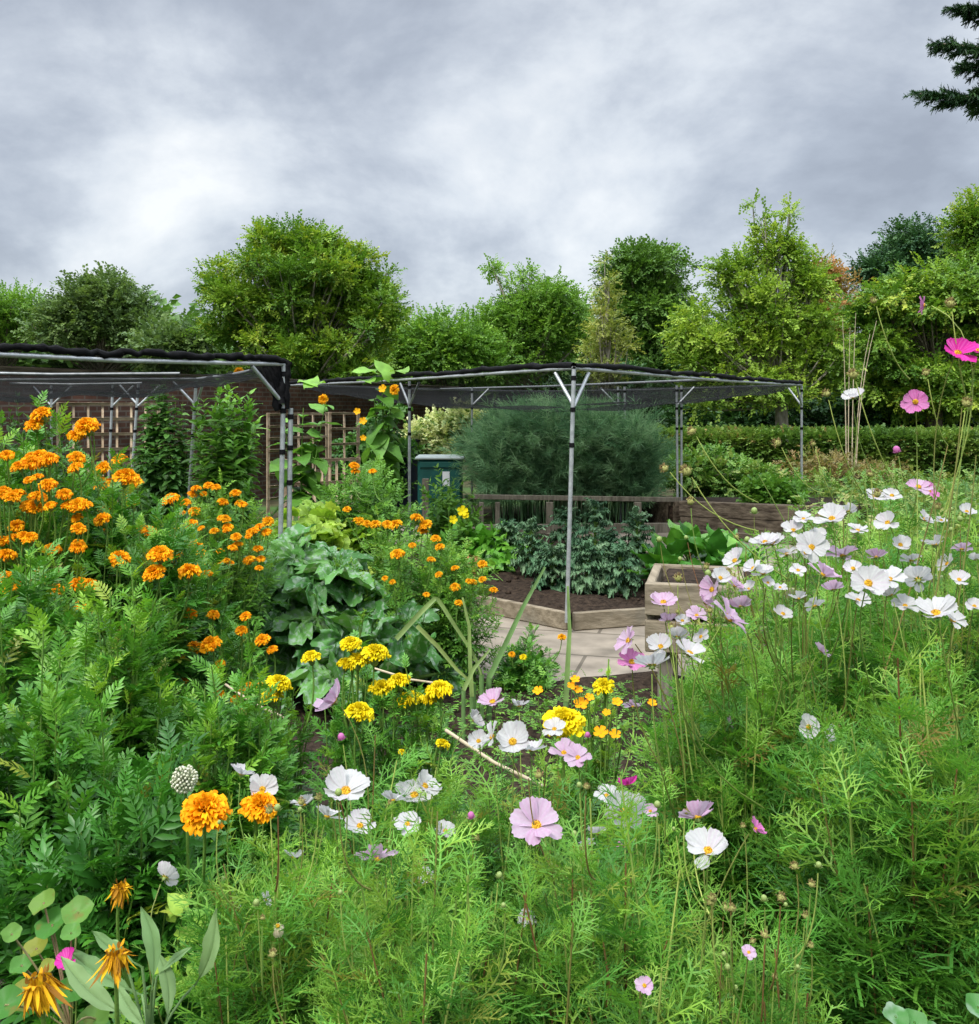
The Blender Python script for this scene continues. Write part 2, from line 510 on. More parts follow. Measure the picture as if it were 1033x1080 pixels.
def diamond_spray(seed, n=7, L=.30, W=.14, spread=.9, flat=.35):
    """n small folded leaves set along a short twig"""
    r = np.random.default_rng(seed); mb = MB()
    for i in range(n):
        t = i / max(1, n - 1)
        b = np.array([r.uniform(-.04, .04), t * .8, r.uniform(-.05, .05)])
        sd = -1 if i % 2 else 1
        an = r.uniform(.4, 1.3) * spread
        d = norm((sd * math.sin(an), math.cos(an) + .2, r.uniform(-flat, flat) - .15))
        s = norm(np.cross(d, (r.uniform(-.4, .4), r.uniform(-.4, .4), 1)))
        u = np.cross(s, d); l = L * r.uniform(.7, 1.2); w = W * r.uniform(.8, 1.2)
        mid = b + d * l * .45
        mb.add([b, mid - s * w + u * w * .35, b + d * l, mid + s * w + u * w * .35], None, [(0, 2, 1), (0, 3, 2)])
    return pack(mb)


SPRAY = [diamond_spray(i) for i in range(8)]
SPRAY_S = [diamond_spray(30 + i, 9, .2, .085) for i in range(6)]
SPRAY_B = [diamond_spray(50 + i, 6, .42, .2, 1.0, .5) for i in range(6)]
SPRAY_N = [diamond_spray(70 + i, 8, .34, .07, .8, .4) for i in range(6)]


def ovate(seed, W=.38, n=5, wav=.04, heart=True):
    r = np.random.default_rng(seed); mb = MB()
    ts = np.linspace(0, 1, n + 1)
    ws = W * np.sin(np.pi * np.clip(ts, 0, 1) ** .65) ** .8
    if heart: ws[0] = W * .45
    ws[-1] = .0
    bend = r.uniform(.1, .45); V = []
    for i, (t, w) in enumerate(zip(ts, ws)):
        c = np.array([0, t, -bend * t * t])
        k = r.uniform(-wav, wav)
        for u in (-1, -.5, 0, .5, 1):
            V.append(c + np.array([u * w, -.12 * abs(u) * (1 - t) * (1 if heart else 0), .22 * abs(u) * w + k * abs(u) + wav * math.sin(9 * t + 2 * u)]))
    Q = [(5 * i + j, 5 * i + j + 1, 5 * i + j + 6, 5 * i + j + 5) for i in range(n) for j in range(4)]
    mb.add(V, Q)
    return pack(mb)


OVATE = [ovate(i) for i in range(5)]
OVATE_N = [ovate(10 + i, .2, 5, .03, False) for i in range(5)]
SAGE = [ovate(20 + i, .13, 10, .02, False) for i in range(3)]
CHARD = [ovate(30 + i, .34, 8, .06) for i in range(5)]


def lobed(seed, lobes=5, depth=.55, segs=80, rings=5):
    r = np.random.default_rng(seed)
    th = np.linspace(-math.pi * .93, math.pi * .93, segs)
    ph = th / (math.pi * .93) * lobes / 2
    lob = np.abs(np.cos(math.pi * ph))
    R = .55 * (1 - .25 * np.abs(th / math.pi)) * (1 - depth + depth * lob ** .6) * (1 + .05 * np.sin(th * 19 + r.uniform(0, 6)) + .07 * np.abs(np.sin(th * 13 + seed)) + .045 * r.normal(size=segs))
    R[0] *= .8; R[-1] *= .8
    V = [(0, 0, 0)]; Q = []; T = []
    dr = r.uniform(.1, .6); tilt = r.uniform(.1, .35)
    for k in range(1, rings + 1):
        f = k / rings
        for j in range(segs):
            rr = R[j] * f
            vein = .09 * f * (lob[j] - .5) + .035 * math.sin(11 * th[j] + 5 * f + seed) + .02 * math.sin(23 * th[j] - 9 * f)
            V.append((math.sin(th[j]) * rr, math.cos(th[j]) * rr, .10 * f - dr * rr * rr * (1 + .3 * math.sin(2 * th[j] + seed)) - vein))
    for j in range(segs - 1):
        T.append((0, 1 + j + 1, 1 + j))
        for k in range(rings - 1):
            a = 1 + k * segs + j
            Q.append((a, a + 1, a + segs + 1, a + segs))
    return np.array(V, float), np.array(Q), np.array(T)


LOBED = [lobed(i) for i in range(6)]
LOBED_SOFT = [lobed(20 + i, 5, .2, 32, 4) for i in range(5)]


def kale_leaf(seed, nx=7, ny=32):
    r = np.random.default_rng(seed); V = []
    bend = r.uniform(.15, .6); ph = r.uniform(0, 6, 4)
    for j in range(ny + 1):
        t = j / ny
        w = .05 if t < .15 else .26 * math.sin(math.pi * min(1, .18 + .82 * (t - .15) / .85)) ** .7 + .01
        for i in range(-nx, nx + 1):
            u = i / nx
            ruf = .13 * abs(u) ** 1.8 * (math.sin(38 * t + ph[0] + 3 * u) + .9 * math.sin(61 * t + ph[1] * (1 if u > 0 else 2) + 2 * u)) * (t > .15)
            V.append((u * w * (1 + .16 * math.sin(47 * t + ph[2])), t + .05 * math.sin(53 * t * (1 if u > 0 else 1.2) + ph[3]) * abs(u), -bend * t * t + .35 * abs(u) * w + ruf))
    k = 2 * nx + 1
    Q = [(j * k + i, j * k + i + 1, (j + 1) * k + i + 1, (j + 1) * k + i) for j in range(ny) for i in range(2 * nx)]
    return np.array(V, float), np.array(Q), np.zeros((0, 3), int)


KALE = [kale_leaf(i) for i in range(6)]


def thread_spray(seed, n=46, w=.006):
    r = np.random.default_rng(seed); mb = MB()
    for i in range(n):
        t = r.uniform(0, 1)
        b = np.array([0, t * .8, 0]); a = r.uniform(0, 6.28)
        d = norm((math.cos(a) * .8, r.uniform(.5, 1.2), math.sin(a) * .8)); l = r.uniform(.14, .34)
        strip(mb, [b, b + d * l * .5, b + d * l + np.array([0, 0, -.03])], [w, w, w * .4], r.normal(size=3))
    strip(mb, [(0, 0, 0), (0, .5, 0), (0, 1, -.04)], w * 1.4, (1, 0, .2))
    return pack(mb)


THREAD = [thread_spray(i) for i in range(5)]
NEEDLE = [thread_spray(10 + i, 70, .016) for i in range(4)]


def nasturtium(seed, segs=22):
    r = np.random.default_rng(seed)
    V = [(0, 0, -.04)]; T = []; Q = []
    for k in (1, 2, 3):
        f = k / 3
        for j in range(segs):
            a = 2 * math.pi * j / segs
            rr = .5 * f * (1 + .06 * math.sin(5 * a + seed) + .03 * r.normal())
            V.append((math.sin(a) * rr, math.cos(a) * rr, -.04 + .14 * f * f + .06 * f * math.sin(3 * a + seed)))
    for j in range(segs):
        T.append((0, 1 + (j + 1) % segs, 1 + j))
        for k in range(2):
            a, b = 1 + k * segs + j, 1 + k * segs + (j + 1) % segs
            Q.append((a, b, b + segs, a + segs))
    return np.array(V, float), np.array(Q), np.array(T)


NAST = [nasturtium(i) for i in range(4)]


def sage_leaf(seed, n=12, W=.105):
    r = np.random.default_rng(seed); V = []; b1, b2 = r.uniform(-.15, .3), r.uniform(-.12, .12)
    for i in range(n + 1):
        t = i / n
        w = .012 if t < .2 else W * math.sin(math.pi * min(1, (t - .16) / .84)) ** .8 * (1 + .06 * math.sin(31 * t + seed)) + .002
        c = np.array([b2 * math.sin(3 * t), t, -b1 * t * t])
        for u in (-1, -.7, -.35, -.05, 0, .05, .35, .7, 1):
            V.append(c + np.array([u * w, 0, .35 * abs(u) * w - (.012 if u == 0 else 0) + .018 * math.sin(17 * t + 4 * u + seed) * abs(u)]))
    Q = [(9 * i + j, 9 * i + j + 1, 9 * i + j + 10, 9 * i + j + 9) for i in range(n) for j in range(8)]
    return np.array(V), np.array(Q), np.zeros((0, 3), int)


SAGE = [sage_leaf(i) for i in range(4)]


# ------------------------------------------------------------------ plant generators
def dome_tips(c, rx, ry, ztop, zedge, k, rough=.06, rmin=0.0):
    a = U(0, 2 * np.pi, k); r = np.sqrt(U(rmin, 1, k))
    z = ztop - (ztop - zedge) * r ** 2.2 + RNG.normal(0, rough, k)
    return np.stack([c[0] + rx * r * np.cos(a), c[1] + ry * r * np.sin(a), z], 1)


def stem_leaves(fol, stm, base, tips, tm, size, nodes=10, whorl=2, t0=.25, el=(-5, 65), tipscale=.4, sr=.004, spread=.06, arch=.45,
                tip_tint=.35, tint0=(.1, .6), brown=0.0, smat=0, lmat=0, jitter=.25, upw=.5):
    k = len(tips); base = np.asarray(base, float)
    p0 = base + np.concatenate([RNG.normal(0, spread, (k, 2)), np.zeros((k, 1))], 1)
    h = (tips[:, 2] - p0[:, 2])[:, None]
    p1 = p0 + (tips - p0) * np.array([arch, arch, 0]) + h * np.array([0, 0, .62])
    if stm is not None:
        m = 6
        stm.tubes(bez(p0, p1, tips, m), np.linspace(1, .45, m)[None] * sr * np.ones((k, 1)), 4, U(.0, 1, k), smat)
    u = (np.arange(nodes) + .5) / nodes
    t = np.clip(t0 + (1 - t0) * (u[None] + U(-.5, .5, (k, nodes)) / nodes * .7), 0, 1)
    T3 = t[..., None]
    pos = (1 - T3) ** 2 * p0[:, None] + 2 * T3 * (1 - T3) * p1[:, None] + T3 ** 2 * tips[:, None]
    tan = norm(2 * (1 - T3) * (p1 - p0)[:, None] + 2 * T3 * (tips - p1)[:, None])
    ex = norm(np.cross(tan, np.array([.3, .9, .1]))); ey = np.cross(tan, ex)
    az0 = U(0, 6.28, (k, 1)) + np.arange(nodes)[None] * (np.pi / 2 if whorl == 2 else 2.4) + U(-.3, .3, (k, nodes))
    uu = (t - t0) / (1 - t0 + 1e-6)
    for w in range(whorl):
        az = az0 + w * 2 * np.pi / whorl
        rad = np.cos(az)[..., None] * ex + np.sin(az)[..., None] * ey
        e = np.radians(el[0] + (el[1] - el[0]) * uu ** 1.5 + U(-15, 15, (k, nodes)))[..., None]
        d = np.cos(e) * rad + np.sin(e) * tan
        P = pos.reshape(-1, 3); D = d.reshape(-1, 3)
        up = (tan * (1 - upw) + np.array([0, 0, upw]) + RNG.normal(0, jitter, tan.shape)).reshape(-1, 3)
        R = frames(D, up)
        s = size * ((1 - uu ** 3) + tipscale * uu ** 3).reshape(-1) * U(.7, 1.15, len(P))
        ti = np.clip(np.repeat(U(tint0[0], tint0[1], (k, 1)), nodes, 1).reshape(-1) + U(-.15, .15, len(P)) + tip_tint * uu.reshape(-1) ** 4, 0, 1)
        if brown: ti = np.where(RNG.random(len(P)) < brown, U(.85, 1, len(P)), ti * .77)
        which = RNG.integers(0, len(tm), len(P))
        for q in range(len(tm)):
            mk = which == q
            fol.stamp(tm[q], R[mk], P[mk], s[mk], ti[mk], lmat)


def plant(name, label, cat, px, d, tips, leafset, lm, sm, size, group=None, base=None, kind=None, **kw):
    b = gnd(px, d) if base is None else base
    th = thing(name, label, cat, b, group, kind)
    fol, stm = MB(), MB()
    stem_leaves(fol, stm, b, tips, leafset, size, **kw)
    fol.build('foliage', lm, th)
    stm.build('stem', sm, th)
    return th


def dome_px(px, d, half, ytop, yedge, k, ry=None, rough=.05, rmin=0.0):
    c = gnd(px, d); rx = half * d / F
    return dome_tips(c, rx, ry or rx, at(0, ytop, d)[2], at(0, yedge, d)[2], k, rough, rmin)


# ------------------------------------------------------------------ flower meshes
def petal(mb, a, L, W, el, cup, r, teeth=True, tint=.5, nl=5, r0=.08, wave=.05):
    ca, sa = math.cos(a), math.sin(a)
    V = []; cols = 6
    for i in range(nl + 1):
        t = i / nl
        w = W * (.22 + .78 * math.sin(math.pi / 2 * min(1, t * 1.25)) ** 1.1) * (1 if t < .85 else 1 - .18 * (t - .85) / .15)
        for j in range(cols + 1):
            u = j / cols * 2 - 1
            rr = r0 + t * (L - r0)
            if teeth and i == nl:
                rr -= .05 * L * (1 if j % 2 else 0) + .10 * L * abs(u) ** 2
            elif t > .6:
                rr -= .10 * L * abs(u) ** 2 * (t - .6) / .4
            e = el + cup * t
            z = rr * math.sin(e) + wave * math.cos(u * 7) * t * .6 + .12 * W * (u * u) * t + wave * .6 * math.sin(4 * t + a * 3)
            x = rr * math.cos(e); y = u * w * .5
            V.append((x * ca - y * sa, x * sa + y * ca, z))
    k = cols + 1
    Q = [(i * k + j, i * k + j + 1, (i + 1) * k + j + 1, (i + 1) * k + j) for i in range(nl) for j in range(cols)]
    uu = np.tile(np.arange(cols + 1), nl + 1)
    mb.add(V, Q, None, np.clip(tint * .6 + .2 + .22 * np.where(uu % 2, 1, -1), 0, 1))


def cosmos_head(seed, el, cup, n=8, miss=0):
    r = np.random.default_rng(seed); mb = MB()
    for i in range(n):
        if i < miss: continue
        a = 2 * math.pi * i / n + r.uniform(-.1, .1)
        petal(mb, a, r.uniform(.85, 1.05), r.uniform(.56, .70), el + r.uniform(-.2, .2), cup + r.uniform(-.25, .25), r, True, r.uniform(0, 1))
    return mb


def ball(mb, c, rx, rz, rows=6, segs=10, tint=.5, mat=0):
    V = []; Q = []
    for i in range(rows + 1):
        p = math.pi * i / rows
        for j in range(segs):
            a = 2 * math.pi * j / segs
            V.append((c[0] + rx * math.sin(p) * math.cos(a), c[1] + rx * math.sin(p) * math.sin(a), c[2] + rz * math.cos(p)))
    for i in range(rows):
        for j in range(segs):
            Q.append((i * segs + j, i * segs + (j + 1) % segs, (i + 1) * segs + (j + 1) % segs, (i + 1) * segs + j))
    mb.add(V, Q, None, tint, mat)


SHAPES = {'flat': [(0.12, .1), (0.05, .2), (.2, .0)], 'cup': [(.25, .2), (.42, .05), (.15, .35), (.5, -.2)], 'droop': [(-.3, -.7)], 'ragged': [(.1, .5)]}
HEADS = {}
for cn in ('white', 'pale', 'pink', 'mag', 'cream'):
    for sn, lst in SHAPES.items():
        for i, (e, c) in enumerate(lst):
            mb = cosmos_head(hash((sn, i)) % 1000 if False else (i * 17 + len(sn) * 5), e, c, 8, 3 if sn == 'ragged' else (2 if sn == 'droop' else 0))
            HEADS.setdefault((cn, sn), []).append(mb.mesh('cosmos_petals', M['petal_' + cn]))
mb = MB(); ball(mb, (0, 0, .06), .2, .12, 6, 12)
r_ = np.random.default_rng(3)
for i in range(60):
    a, p = r_.uniform(0, 6.28), r_.uniform(0, .17)
    b = np.array([p * math.cos(a), p * math.sin(a), .14 - p * .3])
    mb.tubes([b, b + np.array([.02 * math.cos(a), .02 * math.sin(a), .06])], .014, 4)
DISC = mb.mesh('disc', M['disc'])
mb = MB(); ball(mb, (0, 0, -.08), .13, .12, 6, 10, .5)
for i in range(8):
    a = i * math.pi / 4
    blade(mb, (.1 * math.cos(a), .1 * math.sin(a), -.04), (math.cos(a), math.sin(a), .1), (0, 0, 1), .3, .06, .2, .2)
CALYX = mb.mesh('calyx', M['calyx'])


def marigold_head(seed, npet=70, ruffle=.12, flatten=.75, wide=.34):
    r = np.random.default_rng(seed); mb = MB()
    for i in range(npet):
        f = (i + .5) / npet
        el = math.radians(-12 + 98 * f ** .8); a = i * 2.39996 + r.uniform(-.2, .2)
        L = (1.0 - .25 * f) * r.uniform(.85, 1.05)
        d = np.array([math.cos(el) * math.cos(a), math.cos(el) * math.sin(a), math.sin(el) * flatten])
        sd = np.array([-math.sin(a), math.cos(a), 0]); up = np.cross(d, sd)
        W = wide * r.uniform(.7, 1.15); V = []
        for ti, t in enumerate((.25, .7, .92, 1.0)):
            for u in (-1, -.5, 0, .5, 1):
                V.append(d * L * t + sd * u * W * (.4 + .6 * t) * (1 if t < 1 else .8) * .6 + up * (ruffle * math.sin(u * 5 + i) * t - .16 * (t > .9) * (1 if f < .6 else 0)) + r.normal(0, .012, 3))
        Q = [(5 * i_ + j, 5 * i_ + j + 1, 5 * i_ + j + 6, 5 * i_ + j + 5) for i_ in range(3) for j in range(4)]
        mb.add(V, Q, None, np.clip(r.uniform(0, 1), 0, 1))
    return mb


MH = {}
for cn in ('orange', 'yellow', 'amber'):
    MH[cn] = [marigold_head(i, 90 if i == 0 else 60, .1 + .03 * i, (.7, .8, .62)[i]).mesh('marigold_petals', M[cn]) for i in range(3)]
mb = MB()
for i in range(5):
    a = i * math.pi * .4
    petal(mb, a, 1, .8, .15, .1, r_, False, .5, 3)
SMALL = {cn: mb.mesh('small_petals', M[cn]) for cn in ('orange', 'yellow', 'amber')}
mb = MB()
for i in range(70):
    a = i * 2.4; el = -1.6 + .012 * i if i < 58 else U(.2, 1.3)
    d = np.array([math.cos(el) * math.cos(a) * .7, math.cos(el) * math.sin(a) * .7, math.sin(el)])
    blade(mb, np.array([.32 * math.cos(a), .32 * math.sin(a), .25 + r_.uniform(-.1, .1)]), d, (math.cos(a), math.sin(a), .4), r_.uniform(.6, 1.45) * (1 if i < 58 else .3), r_.uniform(.07, .15), r_.uniform(-.6, .7), .9)
    mb.t[-1][:] = r_.uniform(0, 1)
WILT = mb.mesh('wilted_petals', M['wilted'])
mb = MB(); ball(mb, (0, 0, -.42), .3, .45, 6, 10, .3)
for i in range(10):
    a = i * .628
    blade(mb, (.28 * math.cos(a), .28 * math.sin(a), -.3), (math.cos(a) * .4, math.sin(a) * .4, 1), (math.cos(a), math.sin(a), 0), .4, .1)
MCUP = mb.mesh('cup', M['calyx'])
mb = MB(); ball(mb, (0, 0, 0), .5, .55, 7, 10, .6)
for i in range(8):
    a = i * math.pi / 4
    blade(mb, (.25 * math.cos(a), .25 * math.sin(a), -.5), (math.cos(a), math.sin(a), .25), (0, 0, 1), .6, .12, -.3, .2)
BUD = mb.mesh('bud', M['calyx'])
PBUD = mb.mesh('pink_bud', M['petal_pink'])


def seedhead(seed, n=70, spread=1.0, L=1.0):
    r = np.random.default_rng(seed); mb = MB()
    ball(mb, (0, 0, -.1), .55, .5, 6, 9, .95)
    for i in range(n):
        el = r.uniform(-.7, 1.5); a = i * 2.4
        d = np.array([math.cos(el) * math.cos(a), math.cos(el) * math.sin(a), math.sin(el)])
        blade(mb, d * .4, d + np.array([0, 0, .5]), norm(np.cross(d, r.normal(size=3))), r.uniform(.35, .62) * L, .055, r.uniform(-.2, .4), .2, 3)
        mb.t[-1][:] = r.uniform(0, 1)
    return mb.mesh('seed_head', M['seed'])


SEEDH = [seedhead(i) for i in range(4)]


def nframe(n, roll=None):
    n = norm(np.asarray(n, float)); x = norm(np.cross(n, (0.37, .21, .9) if abs(n[2]) < .9 else (1, .2, .1))); y = np.cross(n, x)
    a = U(0, 6.28) if roll is None else roll
    return np.stack([math.cos(a) * x + math.sin(a) * y, -math.sin(a) * x + math.cos(a) * y, n], 1)


ORI = {'u': (0, -.55, 1), 's': (0, .22, 1), 'f': (0, -1, .35), 'F': (0, -1, .75), 'b': (.15, .85, .45), 'l': (-.8, -.1, .6), 'r': (.8, -.1, .6), 'ul': (-.45, -.35, .9), 'ur': (.45, -.35, .9),
       'L': (-1, .25, .15), 'fl': (-.5, -.8, .35), 'fr': (.5, -.8, .35)}


def stalk_into(parent, pos, n, anchor, r0, mat, R=None, s=1.0, name='stalk', sag=.0, tint=.5):
    n = norm(n); pos = np.asarray(pos, float)
    p0 = pos - n * .008
    p1 = pos - n * np.linalg.norm(anchor - pos) * .35 + np.array([0, 0, -.05 - sag])
    mb = MB().tubes(bez(p0, p1, anchor, 9), np.linspace(1, 1.5, 9) * r0, 5, tint)
    if R is None:
        return mb
    me = mb.mesh(name, mat, True, pos, R, s)
    return sub(name, me, parent)


PLANTS = {}


def nearest(names, pos):
    return min(names, key=lambda k: math.hypot(PLANTS[k].location[0] - pos[0], PLANTS[k].location[1] - pos[1]))


CW = {'w': 'white', 'p': 'pale', 'k': 'pink', 'm': 'mag', 'c': 'cream'}
FLAB = {'w': 'white cosmos flower', 'p': 'pale pink cosmos flower', 'k': 'pink cosmos flower', 'm': 'deep magenta cosmos flower', 'c': 'withered cream flower'}


def cosmos_flower(own, px, py, w, c, o, d=None, drop=None):
    dd = d or float(np.clip(72.0 / w, 1.02, 2.35)) * (.84 if py > 595 else (.92 if py > 540 else 1))
    if d is None: dd = min(dd, 1.5 if py > 595 else 1.72 if py > 540 else 9)
    pos = at(px, py, dd)
    th = PLANTS[nearest(own, pos)] if not isinstance(own, str) else PLANTS[own]
    n = norm(np.array(ORI[o] if o != 's' else ((0, -.5, 1) if RNG.random() < .42 else (0, .62, 1))) + RNG.normal(0, .14, 3))
    R = nframe(n)
    shape = 'droop' if c == 'c' else ('cup' if o in ('s', 'ul', 'ur', 'L', 'b') else 'flat')
    if o == 'R': shape = 'ragged'
    s = w * dd / F * (.51 if px < 690 else .47)
    if shape == 'flat' and o != 'f' and RNG.random() < .6: shape = 'cup'
    me = HEADS[(CW[c], shape)]; me = me[int(RNG.integers(len(me)))]
    f = place('flower', me, th, pos, R, s, FLAB[c])
    sub('disc', DISC, f); sub('calyx', CALYX, f)
    b = np.array(th.location)
    drp = drop or U(.2, .34)
    anc = np.array([pos[0] * .62 + b[0] * .38 + U(-.03, .03), pos[1] * .7 + b[1] * .3, max(pos[2] - drp, .3)])
    stalk_into(f, pos - n * s * .12, n, anc, .0013, M['cosmos_stem'], R, s, tint=U(0, .8)) if False else None
    mb = stalk_into(None, pos - n * s * .15, n, anc, .0009, None, tint=U(.2, .8))
    sub('stalk', mb.mesh('stalk', M['cosmos_stem'], True, pos, R, s), f)
    return f


def head_on(own, mesh, name, px, py, w, d, n=(0, 0, 1), drop=.22, anchor=None, r0=.0008, label=None, mat='cosmos_stem', tint=None):
    pos = at(px, py, d)
    th = PLANTS[nearest(own, pos)] if not isinstance(own, str) else PLANTS[own]
    n = norm(np.array(n, float) + RNG.normal(0, .15, 3)); R = nframe(n); s = w * d / F * .55
    f = place(name, mesh, th, pos, R, s, label)
    b = np.array(th.location)
    anc = anchor if anchor is not None else np.array([pos[0] * .65 + b[0] * .35, pos[1] * .7 + b[1] * .3, max(.3, pos[2] - drop)])
    mb = stalk_into(None, pos - n * s * .4, n, anc, r0, None, tint=U(0, 1) if tint is None else tint)
    sub('stalk', mb.mesh('stalk', M[mat], True, pos, R, s), f)
    return f


# ================================================================== SETTING
def sheet(name, pts, z, mat, kind='structure'):
    V = [(p[0], p[1], z) for p in pts]
    me = bpy.data.meshes.new(name); me.from_pydata(V, [], [list(range(len(V)))]); me.materials.append(mat); me.update()
    o = bpy.data.objects.new(name, me); COL.objects.link(o); o['kind'] = kind
    return o


sheet('ground', [(-300, -60), (300, -60), (300, 400), (-300, 400)], 0, M['ground'])
sheet('path', [(-2.6, 9.6), (-1.1, 7.0), (-.15, 5.55), (1.5, 5.3), (4.2, 6.6), (4.2, 12.2), (-2.0, 12.6)], .004, M['paving'])

# bed soil of the flower bed in front (uneven)
g = 46
xs = np.linspace(-3.2, 2.8, g); ys = np.linspace(.75, 5.5, g)
X, Y = np.meshgrid(xs, ys, indexing='ij')
Z = .05 + .03 * np.sin(X * 5 + Y * 3) + RNG.normal(0, .014, X.shape)
Z[:, -1] = -.02
idx = np.arange(g * g).reshape(g, g)
mb = MB().add(np.stack([X, Y, Z], -1).reshape(-1, 3), np.stack([idx[:-1, :-1], idx[1:, :-1], idx[1:, 1:], idx[:-1, 1:]], -1).reshape(-1, 4))
tag(mb.build('soil', M['soil']), kind='structure')

# ---- world / sun
W = bpy.data.worlds.new('World'); S.world = W; W.use_nodes = True
nt = W.node_tree; nt.nodes.clear(); L = nt.links.new
SUN_EL, SUN_AZ = math.radians(52), math.radians(215)     # azimuth measured from +Y clockwise
out = N(nt, 'ShaderNodeOutputWorld')
sky = N(nt, 'ShaderNodeTexSky', sky_type='NISHITA', sun_disc=False); sky.sun_elevation = SUN_EL; sky.sun_rotation = SUN_AZ
bg1 = N(nt, 'ShaderNodeBackground'); bg1.inputs[1].default_value = .10; L(sky.outputs[0], bg1.inputs[0])
tc = N(nt, 'ShaderNodeTexCoord'); sp = N(nt, 'ShaderNodeSeparateXYZ'); L(tc.outputs['Generated'], sp.inputs[0])
zz = N(nt, 'ShaderNodeMath', operation='MAXIMUM'); L(sp.outputs['Z'], zz.inputs[0]); zz.inputs[1].default_value = 0
za = N(nt, 'ShaderNodeMath', operation='ADD'); L(zz.outputs[0], za.inputs[0]); za.inputs[1].default_value = .55
dx = N(nt, 'ShaderNodeMath', operation='DIVIDE'); L(sp.outputs['X'], dx.inputs[0]); L(za.outputs[0], dx.inputs[1])
dy = N(nt, 'ShaderNodeMath', operation='DIVIDE'); L(sp.outputs['Y'], dy.inputs[0]); L(za.outputs[0], dy.inputs[1])
cb = N(nt, 'ShaderNodeCombineXYZ'); L(dx.outputs[0], cb.inputs[0]); L(dy.outputs[0], cb.inputs[1]); cb.inputs[2].default_value = 16.3
nz = N(nt, 'ShaderNodeTexNoise'); nz.inputs['Scale'].default_value = 2.9; nz.inputs['Detail'].default_value = 8; nz.inputs['Roughness'].default_value = .57
nz.inputs["Distortion"].default_value = .15
L(cb.outputs[0], nz.inputs['Vector'])
# thin place in the cloud, low on the left
vd = N(nt, 'ShaderNodeVectorMath', operation='DOT_PRODUCT'); L(tc.outputs['Generated'], vd.inputs[0])
sv = norm((-.36, 1, .27)); vd.inputs[1].default_value = sv
mr = N(nt, 'ShaderNodeMapRange', interpolation_type='SMOOTHSTEP'); mr.inputs['From Min'].default_value = .984; mr.inputs['From Max'].default_value = 1.0
mr.inputs['To Max'].default_value = .12; L(vd.outputs['Value'], mr.inputs['Value'])
ad = N(nt, 'ShaderNodeMath', operation='ADD'); L(nz.outputs['Fac'], ad.inputs[0]); L(mr.outputs[0], ad.inputs[1])
cr = ramp(nt, [(.32, (.145, .160, .188)), (.42, (.185, .204, .236)), (.50, (.238, .258, .288)), (.57, (.298, .318, .342)), (.71, (.395, .405, .41))])
L(ad.outputs[0], cr.inputs[0])
mg = N(nt, 'ShaderNodeMapRange'); mg.inputs['From Min'].default_value = .40; mg.inputs['From Max'].default_value = 1.0
mg.inputs['To Min'].default_value = 1.0; mg.inputs['To Max'].default_value = 6.4; L(sp.outputs['Z'], mg.inputs['Value'])
bg2 = N(nt, 'ShaderNodeBackground'); L(cr.outputs[0], bg2.inputs[0]); L(mg.outputs[0], bg2.inputs[1])
mxs = N(nt, 'ShaderNodeMixShader'); mxs.inputs[0].default_value = .93
L(bg1.outputs[0], mxs.inputs[1]); L(bg2.outputs[0], mxs.inputs[2]); L(mxs.outputs[0], out.inputs[0])

sl = bpy.data.lights.new('sun', 'SUN'); sl.energy = 1.5; sl.angle = math.radians(14); sl.color = (1, .96, .88)
so = bpy.data.objects.new('sun', sl); COL.objects.link(so)
sd = Vector((math.sin(SUN_AZ) * math.cos(SUN_EL), math.cos(SUN_AZ) * math.cos(SUN_EL), math.sin(SUN_EL)))
so.rotation_euler = sd.to_track_quat('Z', 'Y').to_euler()

# ---- camera
cam = bpy.data.cameras.new('camera'); co = bpy.data.objects.new('camera', cam); COL.objects.link(co); S.camera = co
co.location = (0, 0, H); co.rotation_euler = (math.radians(90), 0, 0)
cam.sensor_fit = 'HORIZONTAL'; cam.sensor_width = 36; cam.lens = F / 1033 * 36
cam.shift_y = -(540 - HY) / 1033
cam.clip_start = .05; cam.clip_end = 2000

S.view_settings.view_transform = 'Standard'; S.view_settings.look = 'None'
S.view_settings.gamma = 1; S.view_settings.exposure = 1.32
cy = S.cycles
cy.use_denoising = True; cy.max_bounces = 6; cy.diffuse_bounces = 3; cy.glossy_bounces = 2; cy.transmission_bounces = 3; cy.transparent_max_bounces = 10
cy.use_adaptive_sampling = True; cy.adaptive_threshold = .02
cy.caustics_reflective = False; cy.caustics_refractive = False


